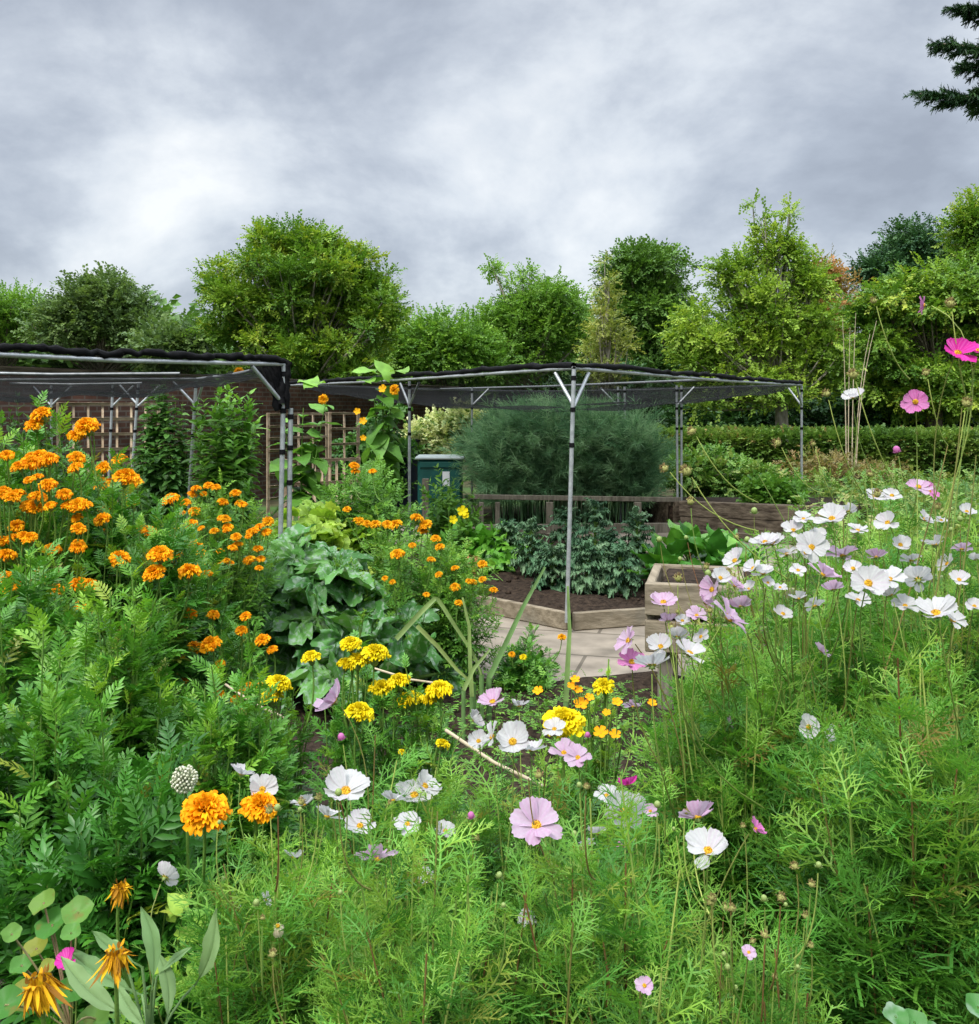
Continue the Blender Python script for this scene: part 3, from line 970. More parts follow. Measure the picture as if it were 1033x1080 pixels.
# ================================================================== TREES
def tree(name, label, d, trunk_px, blobs, leafset, size, nclump, per, cr_, lm, bark='bark', flat=.7, group='trees behind the garden', tr=.16, depth=.8, cat='tree', base_z=0.0, tint=(.0, .75), tall=True, droop=0.0, lim=1.0):
    b = gnd(trunk_px, d, base_z)
    th = thing(name, label, cat, b, group)
    wts = np.array([x[2] * x[3] for x in blobs], float); wts /= wts.sum()
    ch = RNG.choice(len(blobs), nclump, p=wts)
    dirs = rdir(nclump); rad = U(0, 1, nclump) ** (1 / 2.2) * np.where(RNG.random(nclump) < .22, U(1.05, 1.35, nclump), 1.0)
    C = np.zeros((nclump, 3)); CM = np.ones(nclump)
    for i in range(nclump):
        x, y, rx, ry = blobs[ch[i]][:4]
        k = d / F
        c = at(x, y, d)
        C[i] = c + dirs[i] * rad[i] * np.array([rx * k, max(rx, ry) * k * depth, ry * k]); CM[i] = blobs[ch[i]][4] if len(blobs[ch[i]]) > 4 else 1
        C[i, 2] = max(C[i, 2], .35)
    cz = np.array([at(x[0], x[1], d)[2] for x in blobs]); top = C[:, 2].max(); low = C[:, 2].min()
    wood = MB()
    topc = C[C[:, 2] > np.quantile(C[:, 2], .85)].mean(0)
    tp = np.array([b, b + (topc - b) * np.array([.1, .1, .3]), b + (topc - b) * np.array([.35, .3, .62]), b + (topc - b) * np.array([.8, .8, .95])])
    wood.tubes(tp, np.array([1.25, .9, .55, .15]) * tr, 9)
    f = np.clip((C[:, 2] - b[2]) / (topc[2] - b[2]) * .62 - .02, .3, .85)[:, None]
    st = np.where(f < .3, tp[0] + (tp[1] - tp[0]) * f / .3, np.where(f < .62, tp[1] + (tp[2] - tp[1]) * (f - .3) / .32, tp[2] + (tp[3] - tp[2]) * (f - .62) / .33))
    mid = st + (C - st) * np.array([.6, .6, .35]) + RNG.normal(0, .12, C.shape)
    ln = np.linalg.norm(C - st, axis=1)
    wood.tubes(bez(st, mid, C, 6), np.linspace(1, .2, 6)[None] * (np.clip(ln * .022, .015, .09) * lim)[:, None], 5)
    wood.build('trunk', M[bark], th)
    crown = MB()
    CM = CM * np.where(rad > 1, .6, 1); cnt = np.maximum(6, (per * np.where(rad > 1, .45, 1) * U(.7, 1.3, nclump) * np.minimum(1, CM * 1.2))).astype(int)
    ci = np.repeat(np.arange(nclump), cnt); n = len(ci)
    rr = (cr_ * U(.6, 1.35, nclump) * CM)[ci]
    dv = rdir(n) * (U(.1, 1, n) ** .45)[:, None]
    P = C[ci] + dv * np.stack([rr, rr, rr * flat], 1)
    P[:, 2] -= droop * np.hypot(dv[:, 0], dv[:, 1]) * rr
    P[:, 2] = np.maximum(P[:, 2], .1)
    D = norm(dv * np.array([1, 1, .7]) + RNG.normal(0, .4, dv.shape) + np.array([0, 0, .12 - droop]))
    R = frames(D, norm(np.array([0, 0, 1.0]) + RNG.normal(0, .45, (n, 3))))
    s = size * U(.7, 1.3, n)
    ti = np.clip(U(tint[0], tint[1], nclump)[ci] + U(-.2, .25, n), 0, 1)
    w = RNG.integers(0, len(leafset), n)
    for q in range(len(leafset)):
        mk = w == q
        crown.stamp(leafset[q], R[mk], P[mk], s[mk], ti[mk])
    crown.build('crown', lm, th)
    return th


T_MAPLE = leaf_mat('maple_leaf', [(0.05, 0.124, 0.018), (0.095, 0.195, 0.026), (0.157, 0.26, 0.033), (0.268, 0.312, 0.039)], .3)
T_GREY = leaf_mat('grey_green_leaf', [(0.056, 0.105, 0.042), (0.091, 0.154, 0.056), (0.14, 0.21, 0.07)], .3)
T_LIGHT = leaf_mat('light_green_leaf', [(0.072, 0.168, 0.03), (0.12, 0.24, 0.042), (0.192, 0.336, 0.06)], .35)
T_DARK = leaf_mat('dark_green_leaf', [(0.04, 0.1, 0.022), (0.069, 0.15, 0.03), (0.112, 0.213, 0.037)], .25)
T_YEL = leaf_mat('yellow_green_leaf', [(0.088, 0.172, 0.029), (0.146, 0.253, 0.04), (0.225, 0.333, 0.052), (0.293, 0.38, 0.081)], .35)
T_BIRCH = leaf_mat('pale_birch_leaf', [(0.14, 0.18, 0.05), (0.2, 0.25, 0.07), (0.3, 0.31, 0.1)], .35)
T_RED = leaf_mat('reddish_leaf', [(0.12, 0.144, 0.036), (0.24, 0.156, 0.06), (0.408, 0.192, 0.108)], .3)
T_CEDAR = leaf_mat('cedar_leaf', [(0.021, 0.063, 0.031), (0.039, 0.098, 0.042), (0.063, 0.14, 0.056)], .15)
T_YEW = leaf_mat('yew_leaf', [(0.015, 0.048, 0.018), (0.027, 0.075, 0.024), (0.045, 0.112, 0.03)], .15)

tree('ash_tree', 'small pale green tree at the far left edge beyond the brick wall', 46, 15, [(15, 335, 40, 26), (-40, 335, 60, 30)], SPRAY_S, .5, 80, 60, .9, T_LIGHT)
tree('hawthorn_tree', 'grey green rounded tree left of the big golden maple', 40, 108, [(108, 328, 42, 30), (75, 345, 38, 22), (150, 350, 22, 22)], SPRAY_S, .6, 100, 60, .75, T_GREY)
tree('elder_bush', 'dark low bushy tree between grey green tree and golden maple', 37, 185, [(185, 366, 30, 18)], SPRAY, .5, 34, 50, .7, T_GREY)
tree('maple_tree', 'large golden green maple with broad rounded crown behind the wall', 31, 322,
     [(315, 305, 84, 46), (238, 322, 32, 36), (396, 325, 30, 40), (292, 262, 40, 22), (330, 262, 30, 16), (320, 365, 95, 28), (320, 395, 80, 16), (218, 280, 12, 10), (365, 275, 26, 16)], SPRAY_S, .42, 230, 92, .55, T_MAPLE, 'bark_pale', .42, tr=.24, lim=1.3)
tree('lime_tree', 'low fresh green bushy tree right of the golden maple', 38, 465, [(465, 366, 40, 22), (440, 378, 30, 22), (505, 380, 25, 22)], SPRAY_S, .5, 90, 80, .85, T_LIGHT)
tree('whitebeam_tree', 'light green tree with wispy bare twigs on top', 40, 555, [(565, 325, 36, 30), (522, 350, 24, 34), (592, 345, 26, 40), (545, 375, 50, 26), (522, 290, 6, 16, .3), (552, 290, 8, 12, .4)], SPRAY_S, .48, 140, 62, .7, T_LIGHT, 'bark_pale')
tree('hornbeam_tree', 'tall dense dark green tree at the centre of the tree row', 34, 690, [(685, 292, 40, 40), (690, 350, 46, 56), (690, 420, 50, 36), (662, 310, 22, 36)], SPRAY_S, .5, 170, 90, .6, T_DARK, flat=.45, tr=.25)
tree('birch_tree', 'slim pale yellowish young tree in front of the dark green tree', 26, 637, [(641, 288, 5, 26, .6), (640, 325, 11, 24), (637, 355, 18, 26), (622, 372, 10, 10, .8), (655, 360, 8, 10, .8), (636, 388, 28, 14)], SPRAY_S, .28, 70, 16, .3, T_BIRCH, 'bark_pale', tr=.07)
tree('robinia_tree', 'tall yellow green tree with pale trunk and wispy leading shoots', 23, 826,
     [(800, 335, 50, 40), (745, 385, 26, 50), (728, 350, 16, 30, .8), (858, 345, 22, 50), (848, 295, 16, 26, .8), (812, 275, 16, 22, .8), (796, 216, 4, 20, .3), (803, 240, 7, 18, .4), (834, 224, 4, 16, .3), (826, 250, 8, 16, .45), (840, 268, 10, 14, .5), (800, 405, 62, 22), (765, 300, 16, 24, .7), (782, 280, 10, 16, .6), (880, 390, 16, 30, .8)], SPRAY_S, .36, 270, 34, .36, T_YEL, 'bark_pale', .55, tr=.16)
tree('cherry_tree', 'tree with reddish tinged top behind the yellow green tree', 34, 868, [(866, 292, 14, 18), (875, 340, 20, 44)], SPRAY_S, .42, 50, 56, .6, T_RED)
tree('cedar_tree', 'dark blue green tree rising behind the maple on the right', 50, 965, [(965, 262, 26, 24), (930, 288, 26, 14), (1000, 285, 40, 35), (960, 320, 50, 24)], SPRAY_S, .66, 110, 70, 1.0, T_CEDAR, flat=.4)
tree('field_maple_tree', 'broad layered yellow green maple at right above the hedge', 25, 985,
     [(962, 312, 52, 30), (922, 350, 24, 50), (1020, 320, 40, 46), (985, 400, 70, 34), (1060, 350, 40, 60)], SPRAY_S, .38, 220, 80, .5, T_MAPLE, 'bark', .3, droop=.35, tr=.22)
tree('oak_tree', 'large tree cut by the right edge above the layered maple', 36, 1045, [(1035, 232, 24, 22), (1060, 270, 50, 50)], SPRAY_S, .5, 80, 80, .7, T_MAPLE)
for lab, x, hw, y0, d in (('dark yew bush under the slim pale tree', 640, 60, 385, 30), ('dark yew bush left of the pale trunk above hedge', 770, 60, 400, 27), ('dark yew bush right of the pale trunk above hedge', 890, 60, 395, 27), ('dark yew bush under the layered maple at right edge', 1000, 60, 405, 27.5)):
    tree('yew_bush', lab, d, x, [(x, (y0 + 480) / 2, hw, (480 - y0) / 2)], SPRAY_S, .5, 60, 44, .6, T_YEW, group='dark yew bushes', cat='bush', tr=.06)

# far wood that closes the gaps
mb = MB(); n = 9000
P = np.stack([U(-48, 48, n), U(58, 66, n), U(0, 1, n) ** .8 * 7.5 + .3], 1)
P[:, 2] *= .75 + .25 * np.sin(P[:, 0] * .35) * np.sin(P[:, 0] * .13 + 1)
for q in range(6):
    k = slice(q, None, 6); m_ = len(P[k])
    mb.stamp(SPRAY_B[q], frames(rdir(m_), np.array([0, 0, 1.])), P[k], U(1.2, 2.0, m_), U(0, .7, m_))
tag(mb.build('treeline', T_DARK), 'distant dark wood closing the view behind the trees', 'wood', kind='stuff')

# conifer at the top right, branches reaching into view
b = gnd(1190, 8.0); th = thing('conifer_tree', 'dark conifer whose branch tips reach in at the top right corner', 'tree', b)
mb = MB(); mb.tubes(np.array([b, b + (0, 0, 4), b + (0, 0, 9.5)]), np.array([.2, .14, .02]), 10); wood = mb
fol = MB()
brs = [(965, 98, 8.0), (985, 45, 7.9), (1002, 8, 8.1), (1020, -25, 7.8), (1012, 70, 8.3)]
tips = [at(*q) for q in brs]
for k in range(40):
    z = U(4.15, 9.2); a = U(0, 6.28); r = (9.6 - z) * .32
    if math.cos(a) < -.3 and z < 5.4: continue
    tips.append(np.array([b[0] + r * math.cos(a), b[1] + r * math.sin(a), z]))
for tpt in tips:
    st = np.array([b[0], b[1], tpt[2] + .02]); ln = np.linalg.norm(tpt - st)
    md = (st + tpt) / 2 + np.array([0, 0, -.12 * ln * .5])
    c = bez(st, md, tpt, 8); wood.tubes(c, np.linspace(.03, .005, 8), 5)
    nn = 170
    t = U(.12, 1, nn) ** .8; idx = t * 7; i0 = np.clip(idx.astype(int), 0, 6)
    pp = c[i0] + (c[i0 + 1] - c[i0]) * (idx - i0)[:, None]
    ax = norm(tpt - st); sdv = norm(np.cross(ax, (0, 0, 1)))
    sgn = RNG.choice([-1, 1], nn)[:, None]
    D = ax * U(.6, 1.2, (nn, 1)) + sdv * sgn * U(.1, 1.1, (nn, 1)) + np.array([0, 0, 1]) * U(-.55, .3, (nn, 1))
    for q in range(4):
        s_ = slice(q, None, 4)
        fol.stamp(NEEDLE[q], frames(D[s_], np.array([0, 0, 1.])), pp[s_], (.09 + .36 * (1 - t[s_]) ** .8) * U(.5, 1.25, len(t[s_])), U(0, 1, len(t[s_])))
wood.build('trunk', M['bark'], th); fol.build('crown', M['conifer'], th)

# bare pale stems in front of the hedge
b = gnd(898, 17); th = thing('dead_sapling', 'bare pale dead stems standing against the layered maple', 'dead sapling', b)
mb = MB()
for x1, y1, x0 in ((889, 335, 893), (897, 345, 895), (903, 330, 899), (925, 338, 903), (918, 352, 902)):
    mb.tubes(bez(gnd(x0, 17), at(x0, 420, 17), at(x1, y1, 17), 8), np.linspace(.013, .004, 8), 5)
mb.build('stem', M['dead'], th)

# ================================================================== HEDGE
th = thing('hedge', 'long clipped green hedge with flat top behind the garden', 'hedge', gnd(860, 20))
A, B = np.array([3.3, 20.6]), np.array([14.5, 19.0]); zt = .9; dep = 1.0
core = MB().bar((A[0], A[1] + .5, .40), (B[0], B[1] + .5, .40), .7, .72, .05)
core.build('branch_mass', M['bark'], th)
n = 15000; mb = MB()
u = U(0, 1, n); side = U(0, 1, n) < .55
P = np.zeros((n, 3)); P[:, :2] = A + (B - A) * u[:, None]
P[:, 1] += np.where(side, U(-.12, .1, n), U(-.05, dep, n)); P[:, 2] = np.where(side, U(.02, zt, n), zt + RNG.normal(0, .035, n))
D = np.where(side[:, None], np.array([0, -1, .4]), np.array([0, 0, 1.])) + RNG.normal(0, .6, (n, 3))
ti = np.clip(.35 + .25 * np.sin(P[:, 0] * 2.1) * np.sin(P[:, 2] * 6 + P[:, 0]) + U(-.25, .25, n), 0, .8)
ti[RNG.random(n) < .04] = 1
for q in range(8):
    k = slice(q, None, 8)
    mb.stamp(SPRAY[q], frames(D[k], np.array([0.1, .2, 1.])), P[k], U(.13, .24, len(P[k])), ti[k])
mb.build('leaves', M['hedge'], th)

# ================================================================== WALL + TRELLIS
A, B = np.array([-6.05, 10.5]), np.array([-.9, 24.0]); zt = 1.98
yv = norm(B - A); nv = np.array([yv[1], -yv[0]])
th = thing('brick_wall', 'dark old brick wall running back behind the trellis', 'wall', (A[0], A[1], 0))
ln = np.linalg.norm(B - A); rz = math.atan2(yv[1], yv[0])
V, Q, T = bevel_box(ln / 2, .11, zt / 2, .004)
me = MB().add(V, Q, T).mesh('wall_body', M['brick'])
o = sub('wall_body', me, th); o.location = ((B - A)[0] / 2, (B - A)[1] / 2, zt / 2); o.rotation_euler = (0, 0, rz)
V, Q, T = bevel_box(ln / 2, .15, .04, .01)
o = sub('coping', MB().add(V, Q, T).mesh('coping', M['sleeper']), th); o.location = ((B - A)[0] / 2, (B - A)[1] / 2, zt + .042); o.rotation_euler = (0, 0, rz)


def trellis(label, px0, px1, d0, d1, y0, y1, nx, nz):
    a0, a1 = at(px0, y1, d0), at(px1, y1, d1); h0 = at(px0, y0, d0)[2]
    a0[2] = a1[2] = 0.02
    th = thing('trellis', label, 'trellis', a0, 'wooden trellises against the wall')
    sl_ = MB(); v = a1 - a0; dirv = norm(v)
    off = np.array([dirv[1], -dirv[0], 0]) * .012
    z1 = h0
    for i in range(nx + 1):
        p = a0 + v * i / nx
        bar_ = sl_ if 0 < i < nx else MB()
        bar_.bar(p, p + (0, 0, z1), .03 if 0 < i < nx else .055, .018, .002, up=off)
        if bar_ is not sl_: bar_.build('upright', M['lattice'], th, smooth=False)
    for j in range(1, nz + 1):
        z = .1 + (z1 - .12) * j / nz
        sl_.bar(a0 + off * 1.9 + (0, 0, z), a1 + off * 1.9 + (0, 0, z), .018, .035, .002)
    sl_.build('slats', M['lattice'], th)


trellis('square wooden trellis in front of the wall behind left posts', 62, 168, 11.6, 12.0, 426, 560, 7, 8)
trellis('square wooden trellis behind the corner with bunched netting', 283, 345, 13.2, 14.2, 437, 550, 4, 8)
trellis('low cane fence panel at foot of the trellis', 300, 378, 11.2, 11.6, 486, 560, 10, 3)
trellis('narrow dark trellis beside the sunflower plant', 348, 378, 13.8, 14.2, 436, 550, 2, 6)

# ================================================================== NETTING CAGES


def cage(label, corners, posts, rails, sag, bundles, loc):
    th = thing('netting_cage', label, 'fruit cage', loc, 'netted fruit cages')
    a, b, c, d = [np.asarray(p, float) for p in corners]
    g = 40; uu, vv = np.meshgrid(np.linspace(0, 1, g), np.linspace(0, 1, g), indexing='ij')
    u, v = uu[..., None], vv[..., None]
    P = (1 - u) * (1 - v) * a + u * (1 - v) * b + u * v * c + (1 - u) * v * d
    s = (np.sin(np.pi * uu) * np.sin(np.pi * vv)).clip(0, 1) ** .38
    P[..., 2] -= sag * s + .025 * s * np.sin(uu * 23 + vv * 5) + .02 * s * np.sin(vv * 31 + uu * 9) + .03 * np.abs(np.sin(uu * 4 * np.pi)) * (vv < .06) + .03 * np.abs(np.sin(vv * 4 * np.pi)) * (uu < .06)
    idx = np.arange(g * g).reshape(g, g)
    MB().add(P.reshape(-1, 3), np.stack([idx[:-1, :-1], idx[1:, :-1], idx[1:, 1:], idx[:-1, 1:]], -1).reshape(-1, 4)).build('net', M['net'], th)
    for top, base, brace in posts:
        top, base = np.asarray(top, float), np.asarray(base, float)
        pb = MB().tubes(np.array([base, (base + top) / 2, top]), .0155, 10)
        po = pb.build('post', M['metal'], th)
        for f in (.965, .70, .84):
            p = base + (top - base) * f
            MB().tubes(np.array([p - (0, 0, .016), p + (0, 0, .016)]), .0195, 10).build('joint', M['black'], po)
        if brace:
            br = MB()
            for bx, by in brace:
                e = top + norm(np.array([bx, by, 0.])) * .24 + (0, 0, .0)
                br.tubes(np.array([top - (0, 0, .26), e - (0, 0, .02)]), .013, 8)
            br.build('brace', M['metal'], po)
    for p0, p1 in rails:
        p0, p1 = np.asarray(p0, float), np.asarray(p1, float)
        MB().tubes(np.array([p0, (p0 + p1) / 2 - (0, 0, .015), p1]), .0135, 8).build('rail', M['metal'], th)
    for p0, p1 in bundles:
        p0, p1 = np.asarray(p0, float), np.asarray(p1, float); m = 60
        t = np.linspace(0, 1, m)[:, None]
        c_ = p0 + (p1 - p0) * t + np.array([0, 0, .006]) + np.array([0, 0, 1]) * (.016 * np.abs(np.sin(t * 11)) ** .6 - .012) + RNG.normal(0, .005, (m, 3))
        MB().tubes(c_, U(.015, .028, m), 7).build('rolled_net', M['black'], th)
    return th


ZT = 1.88
P1 = np.array([.59, 6.62, ZT]); P2 = np.array([4.05, 12.3, ZT]); P4 = np.array([-2.6, 12.4, ZT]); P5 = np.array([1.0, 18.2, ZT])
P3 = np.array([-1.02, 9.95, ZT])
dn = (0, 0, .022)


def post(px, y, d, px2=None, z0=0.0):
    t = at(px, 0, d); t[2] = ZT - .03
    b_ = gnd(px2 if px2 else px, d, z0)
    return t, b_


e1 = norm(P2 - P1)[:2]; e2 = norm(P4 - P1)[:2]
cage('near corner fruit cage with sagging black net on steel posts over kale bed', (P1, P2, P5, P4),
     [(P1 - (0, 0, .03), (.54, 6.62, .08), [tuple(e1), tuple(e2)]),
      (P2 - (0, 0, .03), (4.05, 12.3, 0), [tuple(-e1), (-.5, 1)]),
      (*post(432, 0, P3[1] * 1.0), [tuple(-e2), tuple(e2)]),
      (*post(652, 0, 13.0, 655), [(-1, .3)]), (*post(659, 0, 13.05, 660), None),
      (*post(714, 0, 12.2, 715), [(1, .2)]), (*post(719, 0, 12.25, 719), None),
      (*post(498, 0, 13.5), [(1, .1)])],
     [(P1 - dn, P2 - dn), (P1 - dn, P4 - dn), (P2 - dn, P5 - dn), (P4 - dn, P5 - dn),
       ((P1 + P2) / 2 - dn, (P4 + P5) / 2 - dn)], .34,
     [(P1, P2), (P1, P4)], (P1[0], P1[1], 0))

A = np.array([-1.30, 6.0, ZT]); Bq = np.array([-2.75, 4.4, ZT]); Cq = np.array([-2.95, 9.5, ZT]); Dq = np.array([-7.2, 9.0, ZT])
th = cage('left fruit cage with flat black net and bunched corner over marigolds', (A, Bq, Dq, Cq),
          [(A - (0, 0, .02), (-1.34, 6.0, 0), [tuple(norm(Cq - A)[:2]), tuple(norm(Bq - A)[:2])]),
           (A - (-.035, -.03, .3), (-1.29, 6.05, 0), None),
           (*post(207, 0, 9.5, 195), [(1, -1.5), (-1, .1)]), (*post(146, 0, 11.0, 134), [(-1, .2), (1, .2)]), (*post(119, 0, 11.3, 112), [(1, .1)]), (*post(54, 0, 11.5, 54), [(-1, .1), (1, .1)])],
          [(A - dn, Bq - dn), (A - dn, Cq - dn), (at(-80, 392, 7.9), at(190, 394, 7.9)), (Cq - dn, Dq - dn), (at(0, 404, 11.2), at(150, 404, 11.2))], .22,
          [(A, Bq)], (A[0], A[1], 0))
# bunched drape at the corner
m = 12; mb = MB()
for k in range(13):
    f = k / 12
    a0 = A + np.array([-.26 + .30 * f, .16 * (1 - f), -.005])
    end = A + np.array([-.045 + .05 * f + U(-.012, .012), U(-.03, .03), -.27 + U(-.05, .05)])
    pts = bez(a0, A + np.array([-.07 + .08 * f, .02 * (k % 2), -.07]), end, m) + RNG.normal(0, .004, (m, 3))
    mb.tubes(pts, np.linspace(.016, .022, m) * U(.8, 1.3, m), 7)
mb.build('bunched_net', M['black'], th)


# ================================================================== RAISED BEDS
def board(mb, a, b, h, w, z0):
    mb.bar((a[0], a[1], z0 + h / 2), (b[0], b[1], z0 + h / 2), w, h, .006)


q1, q2, q3, q4 = np.array([.57, 6.70]), np.array([2.6, 7.30]), np.array([.9, 11.0]), np.array([-1.95, 9.15])
th = thing('raised_bed', 'low timber raised bed of dark soil planted with kale at cage corner', 'raised bed', (q1[0], q1[1], 0))
for i, (a, b_) in enumerate(((q1, q2), (q2, q3), (q3, q4), (q4, q1))):
    v = norm(b_ - a); MBo = MB(); board(MBo, a + v * .024, b_ - v * .024 if i != 0 else b_, .125, .045, .006)
    MBo.build('side_board', M['wood_x'], th, smooth=False)
sb = MB(); g = 26
uu, vv = np.meshgrid(np.linspace(.01, .99, g), np.linspace(.01, .99, g), indexing='ij'); u, v = uu[..., None], vv[..., None]
P = (1 - u) * (1 - v) * q1 + u * (1 - v) * q2 + u * v * q3 + (1 - u) * v * q4
Z = .095 + RNG.normal(0, .012, (g, g)) + .03 * np.sin(uu * 9) * np.sin(vv * 7)
idx = np.arange(g * g).reshape(g, g)
sb.add(np.concatenate([P, Z[..., None]], -1).reshape(-1, 3), np.stack([idx[:-1, :-1], idx[1:, :-1], idx[1:, 1:], idx[:-1, 1:]], -1).reshape(-1, 4))
for k in range(260):
    uu_, vv_ = U(.02, .98), U(.02, .98)
    p = (1 - uu_) * (1 - vv_) * q1 + uu_ * (1 - vv_) * q2 + uu_ * vv_ * q3 + (1 - uu_) * vv_ * q4
    r = U(.008, .028); V0 = len(sb.v); ball(sb, (p[0], p[1], .11), r, r * .7, 4, 6)
sb.build('bed_soil', M['soil'], th)

# tall trough planter
ox, oy, zt, pw, pd = .795, 4.84, .695, 1.9, .6
ex_, ey_ = np.array([math.cos(-.24), math.sin(-.24), 0]), np.array([math.sin(.24), math.cos(.24), 0])


def pl(x, y, z):
    return np.array([ox, oy, z]) + ex_ * x + ey_ * y


th = thing('timber_planter', 'tall weathered timber planter behind the white cosmos', 'planter', (ox, oy, 0))
for z, h in ((zt - .165, .165), (zt - .35, .16)):
    MB().box(pl(pw / 2, 0, z + h / 2), (pw, .05, h), rz=-.24, bev=.006).build('front_board', M['wood_x'], th, smooth=False)
MB().box(pl(.025, pd / 2, zt - .17), (.048, pd - .06, .33), rz=-.24, bev=.006).build('end_board', M['wood_y'], th, smooth=False)
MB().box(pl(pw / 2, pd, zt - .17), (pw, .05, .33), rz=-.24, bev=.006).build('back_board', M['wood_x'], th, smooth=False)
for x, y in ((.10, .068), (.10, pd - .068), (pw - .1, .068), (pw - .1, pd - .068)):
    MB().box(pl(x, y, (zt - .2) / 2), (.08, .08, zt - .2), rz=-.24, bev=.005).build('leg', M['post_wood'], th, smooth=False)
MB().box(pl(pw / 2 + .025, pd / 2, zt - .12), (pw - .11, pd - .06, .2), rz=-.24, bev=.01).build('planter_soil', M['soil'], th)
MB().box(pl(.45, pd / 2, zt - .012), (.09, pd - .06, .03), rz=-.24, bev=.004).build('cross_bar', M['wood_y'], th, smooth=False)

# far bed of old railway sleepers
th = thing('sleeper_bed', 'raised bed of cracked dark railway sleepers below the hedge', 'raised bed', gnd(722, 11.9))
a, b_ = gnd(718, 12.0)[:2], gnd(905, 11.2)[:2]
for z, h in ((.005, .185), (.196, .19)):
    mb = MB(); board(mb, a + (U(-.02, .02), U(-.01, .01)), b_, h, .12, z); mb.build('sleeper', M['sleeper'], th, smooth=False)
mb = MB(); board(mb, a + (.0, .07), a + (-.3, 1.5), .36, .1, .005); mb.build('sleeper', M['sleeper'], th, smooth=False)
mb = MB(); board(mb, gnd(735, 11.4)[:2], gnd(860, 10.7)[:2], .09, .08, .006); mb.build('edge_board', M['sleeper'], th, smooth=False)
mb = MB(); mb.box((a[0] + 1.2, a[1] + .75, .16), (2.6, 1.2, .28)); mb.build('bed_soil', M['soil'], th)

# low rail fence round the asparagus
th = thing('rail_fence', 'low weathered post and rail fence around the asparagus', 'fence', gnd(580, 11.9))
mb = MB(); mb.bar(at(505, 524, 11.9), at(718, 527, 12.15), .05, .06, .005); mb.build('rail', M['post_wood'], th, smooth=False)
mb = MB(); mb.bar(at(505, 524, 11.9), at(492, 524, 14), .05, .06, .005); mb.build('rail', M['post_wood'], th, smooth=False)
for x in (508, 525, 580, 673):
    p = at(x, 527, 11.93 + (x - 580) * .0005); mb = MB(); mb.box((p[0], p[1] + .0, (p[2] - .03) / 2), (.09 if x > 570 else .06, .06, p[2] - .03), bev=.006); mb.build('post', M['post_wood'], th, smooth=False)
mb = MB(); mb.bar(gnd(505, 11.7, .06), gnd(725, 11.9, .06), .06, .12, .005); mb.build('gravel_board', M['post_wood'], th, smooth=False)

# old edging board, bottom left
p0, p1 = at(-40, 950, 1.75), at(26, 1085, 1.62)
th_ = MB(); th_.bar(p0 + (0, .35, 0), p1 + (0, -.15, 0), .06, .2, .008)
tag(th_.build('edging_board', M['post_wood'], smooth=False, origin=p0), 'grey weathered timber edging board at the bottom left corner', 'edging board')

# ================================================================== BINS
c = gnd(465, 13.6)
th = thing('storage_bin', 'dark green plastic bin with grey lid and white notice', 'bin', c)
w, dp, h = .62, .6, .83
mb = MB(); mb.box((c[0], c[1], h / 2), (w, dp, h), bev=.03); mb.build('body', M['binGreen'], th, smooth=False)
mb = MB(); mb.box((c[0], c[1], h + .022), (w + .07, dp + .07, .04), bev=.012); mb.build('lid', M['binLid'], th, smooth=False)
mb = MB(); mb.box((c[0], c[1] - dp / 2 - .012, h - .07), (w - .06, .02, .08), bev=.006); mb.build('front_rim', M['binGreen'], th, smooth=False)
mb = MB(); mb.box((c[0] + .09, c[1] - dp / 2 - .006, .56), (.10, .006, .21)); mb.build('notice', M['paper'], th, smooth=False)
c = gnd(449, 12.6); mb = MB(); mb.box((c[0], c[1], .31), (.09, .05, .62), bev=.006)
tag(mb.build('wooden_stake', M['post_wood'], smooth=False, origin=c), 'short wooden stake in front of the green bin', 'stake')
c = gnd(424, 15.0)
th = thing('water_butt', 'dark blue tall water butt behind the steel post', 'water butt', c)
mb = MB(); mb.tubes(np.array([c + (0, 0, z) for z in (0.01, .4, .8, 1.02)]), np.array([.26, .3, .28, .27]), 18); mb.build('barrel', M['blue'], th)
mb = MB(); mb.tubes(np.array([c + (0, 0, z) for z in (1.02, 1.05, 1.06, 1.061)]), np.array([.29, .29, .2, .001]), 18); mb.build('lid', M['black'], th)

# ================================================================== BACK / MID PLANTING
# asparagus fern
th = thing('asparagus_bed', 'feathery dark green mass of asparagus fern behind the rail fence', 'asparagus', gnd(590, 13.2))
fol, stm = MB(), MB()
k = 260
base = np.stack([U(.05, 2.1, k), U(12.5, 14.2, k), np.zeros(k)], 1)
x = base[:, 0]
topz = np.interp(x, [.1, .35, .8, 1.4, 1.8, 2.1], [1.05, 1.3, 1.42, 1.38, 1.22, .95]) * U(.78, 1.03, k)
tips = base + np.stack([(x - 1.12) * .12 + RNG.normal(0, .14, k), RNG.normal(0, .2, k), topz], 1)
p1 = base + (tips - base) * np.array([.15, .15, .7])
stm.tubes(bez(base, p1, tips, 6), np.linspace(.007, .002, 6), 4)
nn = 26; t = U(.22, 1, (k, nn, 1)); pos = (1 - t) ** 2 * base[:, None] + 2 * t * (1 - t) * p1[:, None] + t ** 2 * tips[:, None]
P = pos.reshape(-1, 3); D = norm(RNG.normal(0, .8, P.shape) * np.array([1, 1, .5]) + np.array([-.25, 0, .75]))
for q in range(5):
    s_ = slice(q, None, 5)
    fol.stamp(THREAD[q], frames(D[s_], np.array([.2, .1, 1.])), P[s_], U(.3, .6, len(P[s_])), U(0, 1, len(P[s_])))
fol.build('foliage', M['aspara'], th); stm.build('stem', M['aspara'], th)

